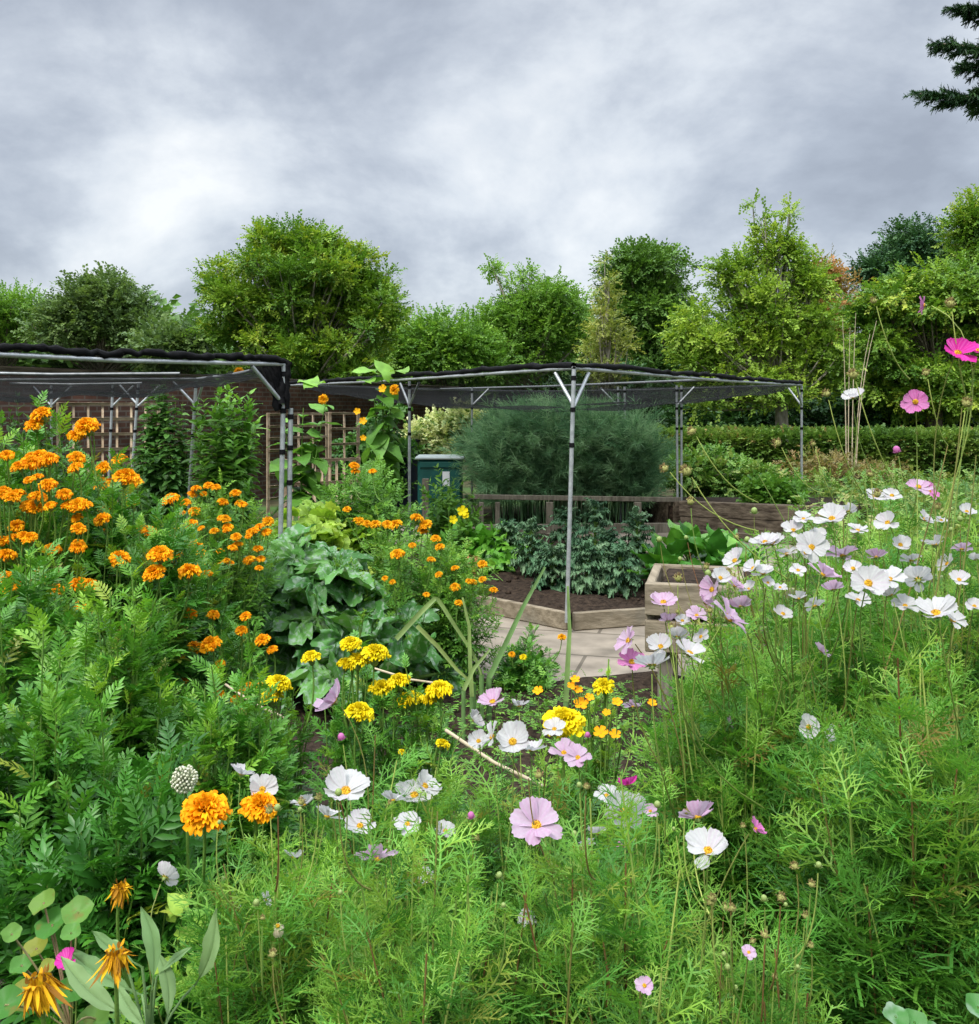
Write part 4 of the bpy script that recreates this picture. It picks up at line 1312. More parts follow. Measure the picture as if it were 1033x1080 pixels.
# variegated shrub
tree('variegated_shrub', 'cream variegated shrub behind the green bin', 15.5, 470, [(470, 462, 34, 26), (490, 450, 20, 20)], SPRAY, .17, 60, 40, .2, M['varieg'], cat='shrub', group='shrubs in the garden', tr=.03)
# shrubs in front of hedge at right
tree('privet_shrub', 'loose green shrub growing before the hedge behind the sleeper bed', 15.5, 745, [(735, 505, 40, 34), (775, 510, 45, 30)], SPRAY, .17, 80, 46, .24, M['weed'], cat='shrub', group='shrubs in the garden', tr=.03)
tree('currant_bush', 'bright green low bush at the end of the sleeper bed', 12.2, 820, [(815, 522, 30, 14)], SPRAY_B, .13, 30, 40, .12, M['mid_leaf'], cat='shrub', group='shrubs in the garden', tr=.02)
tree('dry_shrub', 'straggly brownish shrub against hedge at right', 17, 870, [(870, 500, 40, 28), (920, 510, 40, 26)], SPRAY_N, .16, 60, 26, .22, leaf_mat('dry_leaf', [(.1, .11, .04), (.2, .14, .07), (.13, .2, .05)], .3), cat='shrub', group='shrubs in the garden', tr=.02, lim=.6)
tree('dark_shrub', 'dark green shrub between variegated shrub and sunflower foliage', 14.8, 405, [(390, 500, 40, 50), (410, 470, 20, 40)], SPRAY_B, .16, 50, 40, .2, M['bean_leaf'], cat='shrub', group='shrubs in the garden', tr=.02)

# climbing bean mass and tall leafy plant
plant('bean_plant', 'dark green climbing bean plant on a pole beside the trellis', 'climbing plant', 172, 10.4, dome_px(172, 10.4, 34, 402, 500, 60, rough=.1), OVATE, M['bean_leaf'], M['mari_stem'], .13, nodes=16, whorl=2, t0=.1, el=(-30, 20), spread=.12, arch=.9)
plant('artichoke_plant', 'tall bright green leafy plant left of the bunched net', 'plant', 238, 9.2, dome_px(238, 9.2, 46, 405, 480, 36, rough=.12), OVATE_N, M['mid_leaf'], M['mari_stem'], .2, nodes=22, whorl=2, t0=.12, el=(-10, 55), spread=.15, arch=.7)
plant('raspberry_plant', 'dark green bushy plant under the left net behind marigolds', 'plant', 30, 9.0, dome_px(30, 9, 70, 432, 500, 50, rough=.1), OVATE_N, M['bean_leaf'], M['mari_stem'], .14, nodes=18, t0=.1, spread=.3, arch=.8)
plant('hop_plant', 'dark leafy plant in front of the left trellis', 'plant', 150, 9.6, dome_px(120, 9.6, 50, 490, 540, 34, rough=.1), OVATE_N, M['bean_leaf'], M['mari_stem'], .14, nodes=14, t0=.1, spread=.3, arch=.8)

# sunflower / squash climber through the net
b = gnd(398, 9.4)
th = thing('sunflower_plant', 'tall sunflower plant with big drooping leaves poking through the net', 'sunflower', b)
fol, stm = MB(), MB()
tips = np.array([at(403, 395, 9.4), at(395, 420, 9.4), at(412, 430, 9.5)])
stem_leaves(fol, stm, b, tips, OVATE, .36, nodes=12, whorl=1, t0=.3, el=(-45, 10), tipscale=.6, sr=.014, arch=.6)
k = 6; P = np.array([at(*q) for q in ((396, 393, 9.4), (412, 400, 9.4), (385, 402, 9.4), (322, 402, 8.8), (336, 404, 8.8), (420, 392, 9.4))])
fol.stamp(OVATE[1], frames(rdir(k) * (1, 1, .2) + (0, -.4, .2), np.array([0, -.4, 1.])), P, .26, .9)
fol.build('foliage', M['mid_leaf'], th); stm.build('stem', M['mari_stem'], th)
PLANTS['sun'] = th
for px, py, w in ((341, 421, 15), (377, 434, 10), (383, 444, 11), (383, 462, 9), (416, 411, 16), (404, 410, 12), (252, 392, 14)):
    place('flower', SMALL['amber'] if w < 13 else MH['amber'][1], th, at(px, py, 9.1), nframe((U(-.5, .5), -1, .4)), w * 9.1 / F * .40)
b2 = gnd(325, 9.8)
plant('squash_vine', 'squash vine with large leaves climbing below the net corner', 'squash', 318, 9.4, np.array([at(300, 440, 9.4), at(320, 430, 9.4), at(335, 450, 9.4), at(345, 420, 9.4), at(318, 465, 9.4)]), OVATE, M['mid_leaf'], M['mari_stem'], .30, nodes=9, whorl=1, t0=.3, el=(-20, 20), sr=.008, arch=.3)

# leafy cosmos/dahlia behind marigolds
plant('dahlia_plant', 'bright green bushy leafy plant before the cane fence', 'plant', 385, 8.2, dome_px(385, 8.2, 62, 492, 555, 40, rough=.06), MARI_LO, M['mid_leaf'], M['mari_stem'], .2, nodes=10, t0=.15, spread=.15)
for px, py, w in ((374, 491, 9), (375, 497, 8), (393, 497, 10), (412, 502, 6)):
    pass
plant('lime_squash', 'yellow green squash plant beside the near steel corner post', 'squash', 325, 7.4, dome_px(325, 7.4, 55, 528, 585, 26, rough=.05), LOBED_SOFT, M['lime_leaf'], M['mari_stem'], .30, nodes=3, whorl=1, t0=.6, el=(0, 40), spread=.2)
plant('lime_squash', 'yellow green squash plant between lime squash and yellow tagetes', 'squash', 375, 8.0, dome_px(372, 8.0, 40, 548, 590, 16, rough=.05), LOBED_SOFT, M['lime_leaf'], M['mari_stem'], .28, nodes=3, whorl=1, t0=.6, el=(0, 40), spread=.2)
plant('evening_primrose', 'dark bushy plant with few yellow blooms below green bin', 'plant', 470, 10.4, dome_px(465, 10.4, 48, 508, 555, 44, rough=.08), OVATE_N, M['mid_leaf'], M['mari_stem'], .13, nodes=12, t0=.1, spread=.2)
th = plant('primrose_plant', 'leafy plant with clear yellow flowers before the thin back post', 'plant', 483, 8.8, dome_px(483, 8.8, 14, 540, 570, 8), OVATE_N, M['mid_leaf'], M['mari_stem'], .12, nodes=8, t0=.2)
for px, py, w in ((488, 539, 11), (478, 548, 9), (491, 543, 8)):
    place('flower', SMALL['yellow'], th, at(px, py, 8.7), nframe((U(-.4, .4), -1, .3)), w * 8.7 / F * .55)
plant('strawberry_plant', 'bright green strawberry plants at the back edge of the kale bed', 'strawberry', 520, 8.9, dome_px(522, 8.9, 52, 556, 592, 60, ry=.5, rough=.03), OVATE, M['straw'], M['mari_stem'], .14, nodes=4, whorl=2, t0=.5, el=(0, 50), spread=.3, base=gnd(522, 8.9, .1))
th = thing('red_leaf_plant', 'low russet leaved plant at left end of the kale bed', 'plant', gnd(497, 8.2, .1))
fol = MB(); stem_leaves(fol, None, gnd(497, 8.2, .1), dome_px(497, 8.2, 20, 588, 602, 18, rough=.01), OVATE, .09, nodes=4, t0=.4, el=(0, 40))
fol.build('foliage', T_RED, th)


def rosette(name, label, cat, base, n, tm, lm, L, h, lean, group=None, petm=None, tint=(.1, .9), stalk=.35):
    th = thing(name, label, cat, base, group); fol, stm = MB(), MB(); base = np.asarray(base, float)
    a = np.arange(n) * 2.39996 + U(-.3, .3, n); f = (np.arange(n) + .5) / n
    el = np.radians(lean[0] + (lean[1] - lean[0]) * f)
    rad = np.stack([np.cos(a), np.sin(a), np.zeros(n)], 1)
    D = rad * np.cos(el)[:, None] + np.array([0, 0, 1.]) * np.sin(el)[:, None]
    st = base + np.stack([np.zeros(n), np.zeros(n), h * (.25 + .75 * f)], 1) + RNG.normal(0, .012, (n, 3))
    Ls = L * U(.75, 1.15, n) * (1 - .35 * f)
    P = st + D * (Ls * stalk)[:, None]
    stm.tubes(np.stack([st, (st + P) / 2 + (0, 0, .01), P], 1), np.full((n, 3), .007), 5, .8)
    if h > .12: stm.tubes(np.array([base, base + (0, 0, h * .5), base + (0, 0, h)]), .014, 6)
    R = frames(D + np.array([0, 0, -.15]), np.array([0, 0, 1.]) + RNG.normal(0, .25, (n, 3)))
    w = RNG.integers(0, len(tm), n)
    for q in range(len(tm)):
        k = w == q; fol.stamp(tm[q], R[k], P[k], Ls[k], U(tint[0], tint[1], k.sum()))
    fol.build('foliage', lm, th); stm.build('stem', petm or M['mari_stem'], th)
    return th


for lab, px, d, h, L_, n in (
        ('tall curly kale at the centre rear of the raised bed', 628, 8.2, .62, .165, 50), ('curly kale left of the near steel post', 560, 8.3, .42, .165, 50),
        ('curly kale beside the strawberry plants', 535, 8.8, .36, .17, 50), ('low curly kale in front of the steel post', 583, 7.6, .30, .17, 50),
        ('curly kale just right of the steel post', 620, 7.55, .34, .165, 52), ('dark curly kale nearest the timber planter', 655, 7.5, .32, .165, 54),
        ('curly kale with leggy stem at rear right', 672, 8.4, .50, .16, 50), ('curly kale at rear behind steel post', 598, 8.8, .50, .16, 50),
        ('small curly kale between post and planter', 640, 7.9, .40, .16, 50)):
    rosette('kale_plant', lab, 'kale', gnd(px, d, .09), n, KALE, M['kale'], L_, h, (-15, 70), 'kale plants in the raised bed', tint=(.0, 1), stalk=.2)
for lab, px, d, h, L_, n in (
        ('upright glossy chard in front of the sleeper bed', 727, 8.3, .18, .40, 18), ('glossy chard leaning beside the planter', 700, 7.9, .08, .34, 16),
        ('glossy chard right of the upright one', 758, 8.0, .14, .36, 16), ('low chard half hidden by white cosmos', 785, 7.8, .1, .34, 16), ('flattened chard at planter rim', 735, 7.2, .06, .3, 16)):
    rosette('chard_plant', lab, 'chard', gnd(px, d, .1), n, CHARD, M['chard'], L_, h, (10, 80), 'chard plants behind the planter', stalk=.4)

# courgette plants
for lab, px, d, h, n, L_ in (('big silver mottled courgette plant in the middle of the bed', 325, 5.25, .70, 44, .40), ('silver leaved courgette plant behind the first beside the steel post', 292, 5.75, .74, 34, .38), ('outer courgette plant next to yellow tagetes bush', 385, 5.0, .50, 24, .38)):
    b = gnd(px, d, .04); th = thing('courgette_plant', lab, 'courgette', b, 'courgette plants'); fol, stm = MB(), MB()
    a = np.arange(n) * 2.4 + U(-.3, .3, n); f = (np.arange(n) + .5) / n
    rr = U(.12, .42, n) * (1.1 - .6 * f); hz = h * (.30 + .70 * f) * U(.8, 1.1, n)
    E = b + np.stack([np.cos(a) * rr, np.sin(a) * rr, hz], 1)
    stm.tubes(bez(np.repeat(b[None], n, 0), b + (E - b) * np.array([.35, .35, .8]), E, 6), .011, 6, .8)
    D = np.stack([np.cos(a), np.sin(a), U(-.6, .7, n)], 1)
    R = frames(D, np.array([0, -.55, .9]) + RNG.normal(0, .38, (n, 3)))
    w = RNG.integers(0, 6, n)
    for q in range(6):
        k = w == q; fol.stamp(LOBED[q], R[k], E[k], L_ * U(.7, 1.15, k.sum()), U(0, 1, k.sum()))
    fol.build('foliage', M['courgette'], th); stm.build('stem', M['mari_stem'], th)

# weeds between the right cosmos and the hedge
mb = MB(); n = 9000
P = np.stack([U(2.2, 9.5, n), U(4.0, 15.5, n), np.zeros(n)], 1)
P = P[(P[:, 0] > .32 * P[:, 1]) & ~((P[:, 1] > 10) & (P[:, 0] < 4.6))]; n = len(P)
hgt = U(.1, .75, n) * np.interp(P[:, 1], [4, 8, 15], [1.2, .9, .7]); P[:, 2] = hgt
D = rdir(n) * (1, 1, .4) + (0, 0, .5)
for q in range(6):
    s_ = slice(q, None, 6); mb.stamp(SPRAY_N[q], frames(D[s_], np.array([0, 0, 1.])), P[s_], U(.11, .22, len(P[s_])), U(0, 1, len(P[s_])))
q0 = P.copy(); q0[:, 2] = 0
mb.tubes(np.stack([q0, (q0 + P) / 2 + RNG.normal(0, .02, P.shape), P + (0, 0, .05)], 1), .002, 3, U(.1, .9, n))
tag(mb.build('weeds', M['weed']), 'tangle of weeds and wild grass before the hedge', 'weeds', kind='stuff')

# ================================================================== MARIGOLDS
MG = 'marigold plants in the left bed'
FRONT, FRX, FYT = {}, {}, {}


def mari(key, label, px, d, half, ytop, yedge, k, size=.15, nodes=11, lod=MARI, lm='mari_leaf', ry=None, group=MG, base_px=None, **kw):
    if lm == 'mari_leaf': kw.setdefault('brown', .02)
    PLANTS[key] = plant('marigold_plant', label, 'marigold', base_px or px, d, dome_px(px, d, half, ytop, yedge, k, ry, kw.pop('rough', .06)), lod, M[lm], M['mari_stem'], size, group, nodes=nodes, **kw)
    nm = PLANTS[key].name; FRONT[nm] = (d, ry or half * d / F); FRX[nm] = half * d / F; FYT[nm] = ytop


mari('m1', 'tall marigold bush with orange blooms at the left edge under the net', 45, 3.0, 95, 452, 590, 60, .13, 15, t0=.3)
mari('m2', 'marigold bush with clustered orange blooms in the centre of the left bed', 135, 2.95, 80, 520, 640, 46, .13, 13, t0=.3)
mari('m2b', 'marigold bush with orange blooms beside the courgette', 195, 3.3, 52, 562, 660, 32, .12, 12, t0=.3)
mari('m3', 'far marigold bush with small round orange blooms before the corner post', 235, 4.9, 62, 520, 600, 46, .13, 13, MARI_LO, 'mari_leaf_far', t0=.25)
mari('m4', 'low marigold with dark orange blooms beside bare soil', 240, 3.1, 45, 668, 735, 30, .10, 8, t0=.3)
mari('m0', 'bushy flowerless marigold at far left below the orange blooms', 20, 2.4, 75, 590, 700, 40, .13, 13, t0=.3)
mari('f1', 'tall leafy marigold shoot without blooms in front left', 125, 2.05, 72, 640, 810, 60, .112, 19, t0=.2, tint0=(.05, .42), tip_tint=.55)
mari('f2', 'dense marigold foliage at the lower left edge', 35, 1.72, 105, 740, 880, 66, .125, 16, t0=.25, tint0=(.0, .38), tip_tint=.5)
mari('f3', 'bright leafy marigold beside the white allium seed head', 230, 1.95, 80, 742, 850, 60, .105, 15, t0=.25, tint0=(.05, .42), tip_tint=.55)
mari('f4', 'dark leaved marigold low behind the nasturtium leaves', 120, 1.6, 110, 850, 960, 44, .15, 12, t0=.3, tint0=(0, .3), tip_tint=.1)
mari('y1', 'wide yellow tagetes bush in the middle behind the leeks', 430, 5.4, 105, 556, 640, 80, .13, 13, MARI_LO, 'mari_leaf_far', ry=.5, t0=.2, group='yellow tagetes plants')
mari('y1b', 'tagetes bush with small orange blooms next to the path', 480, 5.2, 48, 590, 665, 36, .11, 12, MARI_LO, 'mari_leaf_far', t0=.2, group='yellow tagetes plants')
mari('y2', 'yellow tagetes cluster in front of courgette leaves', 385, 2.5, 48, 706, 770, 26, .085, 9, t0=.3, group='yellow tagetes plants')
mari('y3', 'yellow tagetes cluster beside the onion stems', 440, 2.5, 44, 738, 800, 24, .085, 9, t0=.3, group='yellow tagetes plants')
mari('y4', 'small yellow tagetes beside the bare soil at left', 300, 2.5, 30, 738, 790, 18, .085, 8, t0=.3, group='yellow tagetes plants')
mari('y5', 'tagetes with one large yellow bloom before the path', 600, 1.85, 26, 790, 850, 14, .07, 9, t0=.3, group='yellow tagetes plants')
mari('y6', 'low dark tagetes bush at the path edge by leek leaf', 553, 5.35, 36, 680, 712, 40, .085, 9, t0=.15, group='yellow tagetes plants')
mari('y7', 'signet tagetes with tiny orange blooms near the path', 625, 2.3, 40, 745, 810, 26, .06, 10, t0=.3, group='yellow tagetes plants', tint0=(.4, .9))


def mflower(own, px, py, w, col='orange', n=None, real=.062, dmin=1.0, dmax=9, d=None, big=False):
    dd = d or float(np.clip(real * 1000 / w, dmin, dmax))
    pos = at(px, py, dd); th = PLANTS[nearest(own, pos)] if not isinstance(own, str) else PLANTS[own]
    if d is None and th.name in FRONT:
        yc, ry = FRONT[th.name]
        q = np.array([(px - HX) / F * yc - th.location[0]])
        dd = yc - ry * U(.85, 1.1) * math.sqrt(max(.12, 1 - (q[0] / (FRX[th.name] + .03)) ** 2)) * np.clip((py - FYT[th.name] + 12) / 60, .25, 1)
        pos = at(px, py, dd)
    n = norm(np.array(n if n is not None else (U(-.4, .4), U(-.6, -.1), 1.0)))
    R = nframe(n); s = w * dd / F * (.53 if big else .60 * U(.85, 1.12))
    f = place('flower', MH[col][0 if big else int(RNG.integers(3))], th, pos, R, s)
    sub('cup', MCUP, f)
    b = np.array(th.location); anc = np.array([pos[0] * .7 + b[0] * .3, pos[1] * .8 + b[1] * .2, max(.15, pos[2] - .2)])
    mb = stalk_into(None, pos - n * s * .6, n, anc, .0022, None)
    sub('stalk', mb.mesh('stalk', M['mari_stem'], True, pos, R, s), f)


OR = [(44, 437, 21), (36, 448, 20), (91, 449, 24), (80, 459, 15), (96, 453, 16), (81, 482, 16), (32, 481, 12), (109, 493, 19), (125, 484, 18), (50, 511, 18), (30, 506, 11), (109, 511, 17), (134, 503, 22), (142, 510, 16), (134, 516, 14),
      (137, 523, 12), (140, 530, 13), (17, 522, 15), (4, 518, 16), (34, 534, 14), (73, 533, 14), (81, 546, 14), (111, 534, 14), (108, 548, 20), (113, 557, 16), (121, 570, 14), (12, 568, 14), (25, 565, 12), (7, 585, 17), (10, 620, 14),
      (98, 591, 13), (126, 589, 22), (138, 597, 14), (83, 615, 20), (93, 617, 16), (158, 560, 16), (150, 557, 12), (182, 562, 16), (180, 526, 17), (169, 584, 22), (161, 591, 16), (180, 597, 15), (187, 584, 12), (162, 604, 22),
      (200, 603, 20), (218, 605, 12), (197, 630, 16), (193, 640, 15), (200, 648, 16), (180, 650, 14), (181, 657, 11), (205, 682, 13), (120, 667, 9), (222, 679, 22), (214, 684, 16)]
FAR = [(196, 530, 11), (203, 521, 11), (207, 515, 10), (215, 521, 9), (220, 512, 10), (228, 514, 9), (248, 520, 10), (235, 529, 10), (256, 532, 10), (238, 547, 10), (191, 541, 10), (201, 553, 13), (212, 557, 8), (226, 560, 10),
       (202, 572, 10), (209, 577, 11), (213, 583, 10), (249, 566, 10), (249, 575, 10), (274, 555, 9), (268, 560, 10), (281, 561, 11), (262, 591, 10)]
LOW = [(225, 648, 13), (259, 650, 11), (255, 665, 14), (277, 675, 15), (287, 685, 10), (191, 691, 10), (232, 700, 13), (192, 720, 11), (231, 732, 11), (255, 728, 10), (262, 722, 9), (275, 723, 10), (248, 737, 10)]
for q in OR: mflower(('m1', 'm2', 'm2b'), *q, dmin=2.55, dmax=3.35)
for q in FAR: mflower('m3', *q, dmin=4.4, dmax=5.2, col='orange' if RNG.random() < .6 else 'amber')
for k in range(44):
    y = U(470, 640); x = U(0, 60 + (y - 470) * 1.0)
    mflower(('m1', 'm2', 'm2b'), x, y, U(12, 19), dmin=2.55, dmax=3.35)
for k in range(22):
    mflower('m3', U(185, 285), U(530, 600), U(8, 11), dmin=4.4, dmax=5.2, col='orange' if k % 2 else 'amber')
for q in LOW: mflower('m4', *q, real=.042, dmin=2.8, dmax=3.3)
for q in [(379, 550, 14), (387, 552, 10), (396, 553, 12), (409, 553, 13), (418, 553, 13), (440, 546, 14), (449, 553, 13), (446, 559, 10), (460, 568, 11), (464, 577, 10), (435, 575, 7), (455, 590, 9), (406, 610, 7), (414, 614, 7), (450, 627, 8),
          (419, 584, 14), (463, 606, 8), (366, 537, 8)]:
    mflower('y1', *q, col='amber', real=.055, dmin=4.9, dmax=5.6)
for q in [(484, 636, 9), (480, 619, 11), (499, 614, 9), (509, 595, 9), (509, 611, 9), (521, 622, 9), (480, 599, 9), (495, 613, 8)]:
    mflower('y1b', *q, col='amber', real=.05, dmin=4.7, dmax=5.4)
for q in [(374, 491, 9), (375, 497, 8), (393, 497, 10)]:
    mflower('y1', *q, col='orange', d=7.9)
YE = [('y4', 328, 693, 20), ('y2', 370, 679, 20), ('y2', 366, 700, 20), ('y2', 378, 697, 20), ('y2', 396, 689, 26), ('y4', 294, 721, 26), ('y4', 287, 735, 24), ('y2', 380, 751, 25), ('y3', 402, 726, 24), ('y3', 420, 718, 25),
      ('y3', 432, 737, 24), ('y3', 452, 738, 16), ('y3', 463, 727, 26), ('y3', 424, 793, 9), ('y3', 467, 785, 13)]
for k, *q in YE: mflower(k, *q, col='yellow', real=.06, dmin=2.2, dmax=2.6, n=(U(-.3, .3), U(-.3, .1), 1))
mflower('y5', 595, 762, 46, 'yellow', d=1.75, n=(0, -.3, 1), big=True)
mflower('y7', 637, 724, 24, 'yellow', d=2.3); mflower('y6', 552, 693, 8, 'yellow', d=5.15); mflower('y6', 540, 690, 7, 'amber', d=5.2); mflower('y6', 593, 672, 9, 'amber', d=5.3)
for px, py, w in ((568, 729, 10), (613, 743, 14), (634, 773, 14), (649, 775, 11), (603, 724, 9), (610, 728, 9), (607, 717, 9), (651, 741, 10), (688, 742, 9), (640, 752, 8), (622, 736, 9)):
    th = PLANTS['y7']; dd = 2.2; pos = at(px, py, dd)
    f = place('flower', SMALL['orange'], th, pos, nframe((U(-.3, .3), -.6, 1)), w * dd / F * .6, 'tiny orange tagetes flower')
    mb = stalk_into(None, pos, (0, 0, 1), np.array([pos[0] * .8 + th.location[0] * .2, pos[1], pos[2] - .14]), .001, None)
    mb.build('flower_stalk', M['mari_stem'], th)
mflower('f3', 216, 855, 53, 'orange', d=1.28, n=(.1, -.35, 1), big=True)
mflower('f3', 274, 851, 42, 'orange', d=1.32, n=(.2, -.2, 1), big=True)
mflower('y2', 345, 575, 0.1, d=4) if False else None

# leeks / onions
for lab, pts, w, d in (
        ('bent leek leaf folded to a sharp peak beside yellow tagetes', [(418, 674), (440, 650), (459, 631), (463, 633), (480, 660), (500, 690), (508, 712)], 3.4, 4.5),
        ('straight leaning leek leaf with a pale cut tip', [(516, 715), (533, 680), (552, 640), (575, 598)], 3.8, 4.6),
        ('upright grey green leek leaf rising before the path', [(597, 740), (599, 700), (601, 665), (599, 618)], 3.6, 4.6),
        ('pair of pale onion stems standing beside the tagetes bush', [(498, 735), (496, 700), (495, 660), (488, 630)], 3, 4.5),
        ('low leek leaf leaning right over the soil', [(440, 660), (462, 682), (482, 706), (500, 722)], 3, 4.5),
        ('dark leek leaf standing stiffly beside the onions', [(489, 728), (500, 705), (517, 685)], 3, 4.4)):
    b = gnd(pts[0][0], d, .05); c = np.array([at(x, y, d + .05 * i / len(pts)) for i, (x, y) in enumerate(pts)])
    th = thing('leek_plant', lab, 'leek', b, 'leek leaves in the bed'); mb = MB()
    t = np.linspace(0, 1, len(c)); tt = np.linspace(0, 1, 16)
    cc = np.stack([np.interp(tt, t, c[:, i]) for i in range(3)], 1)
    base = np.linspace(1, 0, 5)[:-1, None]
    wd = w * d / F * (.85 - .5 * tt ** 2) * .9
    mb.ribbon(cc, wd, (0, -1, .2), U(.3, 1), fold=.5)
    mb.build('leaf', M['leek'], th)
    lo = cc[0] if cc[0][2] < cc[-1][2] else cc[-1]
    sb_ = MB().tubes(np.array([[lo[0], lo[1], .02], (lo + np.array([lo[0], lo[1], .02])) / 2, lo]), w * d / F * .8, 8); sb_.build('stem', M['leek'], th)

# allium seed head, dry thin canes
p = at(195, 822, 1.5); b = gnd(200, 1.55, .04)
th = thing('allium_plant', 'round white green allium seed head against dark marigold leaves', 'allium', b)
mb = MB()
for i in range(150):
    v = 1 - 2 * (i + .5) / 150; a = i * 2.4; d_ = np.array([math.sqrt(1 - v * v) * math.cos(a), math.sqrt(1 - v * v) * math.sin(a), v])
    mb.tubes(np.array([p, p + d_ * .017]), .0005, 3, .3); ball(mb, p + d_ * U(.0165, .021), U(.0016, .0028), .0022, 4, 6, U(.3, 1))
mb.build('seed_head', leaf_mat('allium_seed', [(.12, .2, .06), (.5, .52, .36), (.75, .74, .6)], .2), th)
MB().tubes(bez(b, b + (0, .02, .7), p, 8), .0025, 6, .5).build('stem', M['mari_stem'], th)
for lab, a_, b_ in (('thin pale dead stalk lying across soil beside orange tagetes', at(238, 722, 2.9), at(300, 757, 2.7)), ('thin pale dead stalk lying below yellow tagetes', at(395, 705, 3.2), at(470, 722, 3.1)), ('thin pale dead stalk among the white cosmos', at(470, 770, 2.0), at(575, 830, 1.9))):
    tag(MB().tubes(np.array([a_, (a_ + b_) / 2 + (0, 0, -.01), b_]), .004, 6).build('dead_stalk', M['dead'], origin=a_), lab, 'dead stalk', 'dead stalks')

# ================================================================== COSMOS
CG = 'cosmos plants'


def cosmos(key, label, px, d, half, ytop, yedge, k, size=.115, nodes=11, ry=None, base=None, rough=.05, **kw):
    size *= 1.32 * U(.92, 1.08); k = int(k * .85)
    PLANTS[key] = plant('cosmos_plant', label, 'cosmos', px, d, dome_px(px, d, half, ytop, yedge, k, ry, rough), COSMOS, M['cosmos_leaf'], M['cosmos_stem'], size, CG, nodes=nodes, sr=.0026, el=(0, 60), tip_tint=.35, tint0=(.05, .8), brown=.025, **kw)


cosmos('r1', 'big feathery cosmos bush with white flowers right of the planter', 850, 1.95, 150, 612, 745, 70, .12, 14)
cosmos('r2', 'tall cosmos at the right edge carrying pink and magenta flowers', 990, 1.85, 110, 575, 700, 56, .12, 14)
cosmos('r3', 'dense green cosmos filling the lower right corner', 960, 1.35, 130, 720, 900, 60, .11, 13)
cosmos('r4', 'feathery cosmos with drooping white flower in front of planter', 790, 1.6, 95, 690, 830, 50, .11, 13)
cosmos('r5', 'loose cosmos behind the big bush carrying white flowers near weeds', 930, 2.6, 120, 560, 640, 40, .13, 12)
cosmos('c1', 'cosmos with white flowers at lower left beside the sage', 290, 1.25, 75, 930, 1010, 40, .10, 11)
cosmos('c2', 'green cosmos clump at the bottom centre', 450, 1.12, 125, 965, 1040, 60, .095, 11)
cosmos('c3', 'cosmos with white bowl flowers at bottom right of centre', 640, 1.15, 115, 955, 1035, 56, .095, 11)
cosmos('c4', 'thin straggly cosmos with seed heads at bottom right', 790, 1.15, 70, 985, 1065, 26, .085, 9)
cosmos('c5', 'cosmos with large white flowers left of centre', 400, 1.55, 90, 845, 920, 40, .10, 11)
cosmos('c6', 'cosmos with pale pink flowers at the centre below yellow tagetes', 540, 1.65, 90, 830, 905, 36, .10, 11)
cosmos('c7', 'cosmos with magenta bud and white flowers beside the big bush', 680, 1.5, 60, 865, 935, 26, .09, 10)

RB = ('r1', 'r2', 'r5'); RL = ('r1', 'r4'); CB = ('c1', 'c5', 'c6', 'c7', 'c3', 'c2')
for q in [(776, 592, 33, 'w', 'ul'), (805, 605, 30, 'w', 's'), (890, 587, 38, 'p', 's'), (869, 607, 42, 'p', 'ur'), (700, 636, 36, 'p', 's'), (752, 622, 34, 'p', 'l'), (744, 636, 22, 'p', 'ur'), (768, 653, 52, 'p', 'ur'),
          (916, 616, 48, 'w', 'F'), (938, 612, 40, 'w', 's'), (969, 612, 36, 'w', 'b'), (988, 648, 54, 'w', 'ul'), (727, 690, 42, 'w', 'ur'), (697, 683, 36, 'w', 'u'), (688, 702, 44, 'w', 's'), (664, 676, 34, 'p', 'l'), (667, 699, 36, 'k', 'u'),
          (842, 602, 22, 'w', 'u'), (815, 573, 34, 'w', 'ul'), (807, 573, 36, 'w', 'ul'), (837, 560, 30, 'w', 'u'), (856, 578, 40, 'w', 'F'), (849, 583, 26, 'w', 'fr'), (878, 548, 40, 'w', 'ul'), (937, 552, 32, 'w', 'ul'),
          (924, 524, 28, 'w', 'u'), (941, 523, 24, 'w', 'u'), (969, 514, 32, 'p', 'u'), (980, 518, 24, 'k', 'fr'), (986, 575, 30, 'w', 's'), (993, 549, 17, 'w', 'u'), (900, 419, 30, 'w', 'u'), (826, 648, 26, 'w', 's'),
          (720, 655, 20, 'w', 'u'), (1028, 640, 24, 'w', 's'), (1030, 590, 18, 'w', 's'), (810, 615, 18, 'w', 'u'), (823, 620, 18, 'w', 'u'), (842, 632, 26, 'w', 's'), (790, 622, 24, 'w', 'ul'), (905, 634, 30, 'w', 's'), (955, 640, 32, 'w', 's'), (1005, 655, 34, 'w', 'ur'), (1012, 612, 26, 'w', 'u'), (925, 588, 28, 'p', 's'), (950, 575, 26, 'w', 'ul'), (905, 560, 26, 'w', 's'), (1000, 595, 26, 'w', 'l'), (782, 640, 30, 'p', 's'), (760, 610, 26, 'w', 'u'), (862, 565, 24, 'w', 'u'), (1020, 540, 22, 'w', 's'), (830, 585, 26, 'w', 's'), (795, 600, 26, 'w', 'ul'), (880, 622, 28, 'p', 's'), (848, 548, 24, 'w', 'ul'), (962, 592, 26, 'w', 's'), (895, 540, 24, 'w', 's'), (975, 548, 24, 'w', 'ur'), (940, 628, 28, 'w', 's'), (860, 640, 26, 'w', 's'), (775, 618, 24, 'p', 'ur'), (735, 650, 26, 'p', 's'), (715, 672, 28, 'w', 's'), (1015, 580, 24, 'p', 's'), (900, 600, 26, 'w', 'u'), (740, 672, 24, 'w', 'l'), (705, 655, 24, 'p', 's')]:
    cosmos_flower(RB if q[0] > 720 else RL, *q)
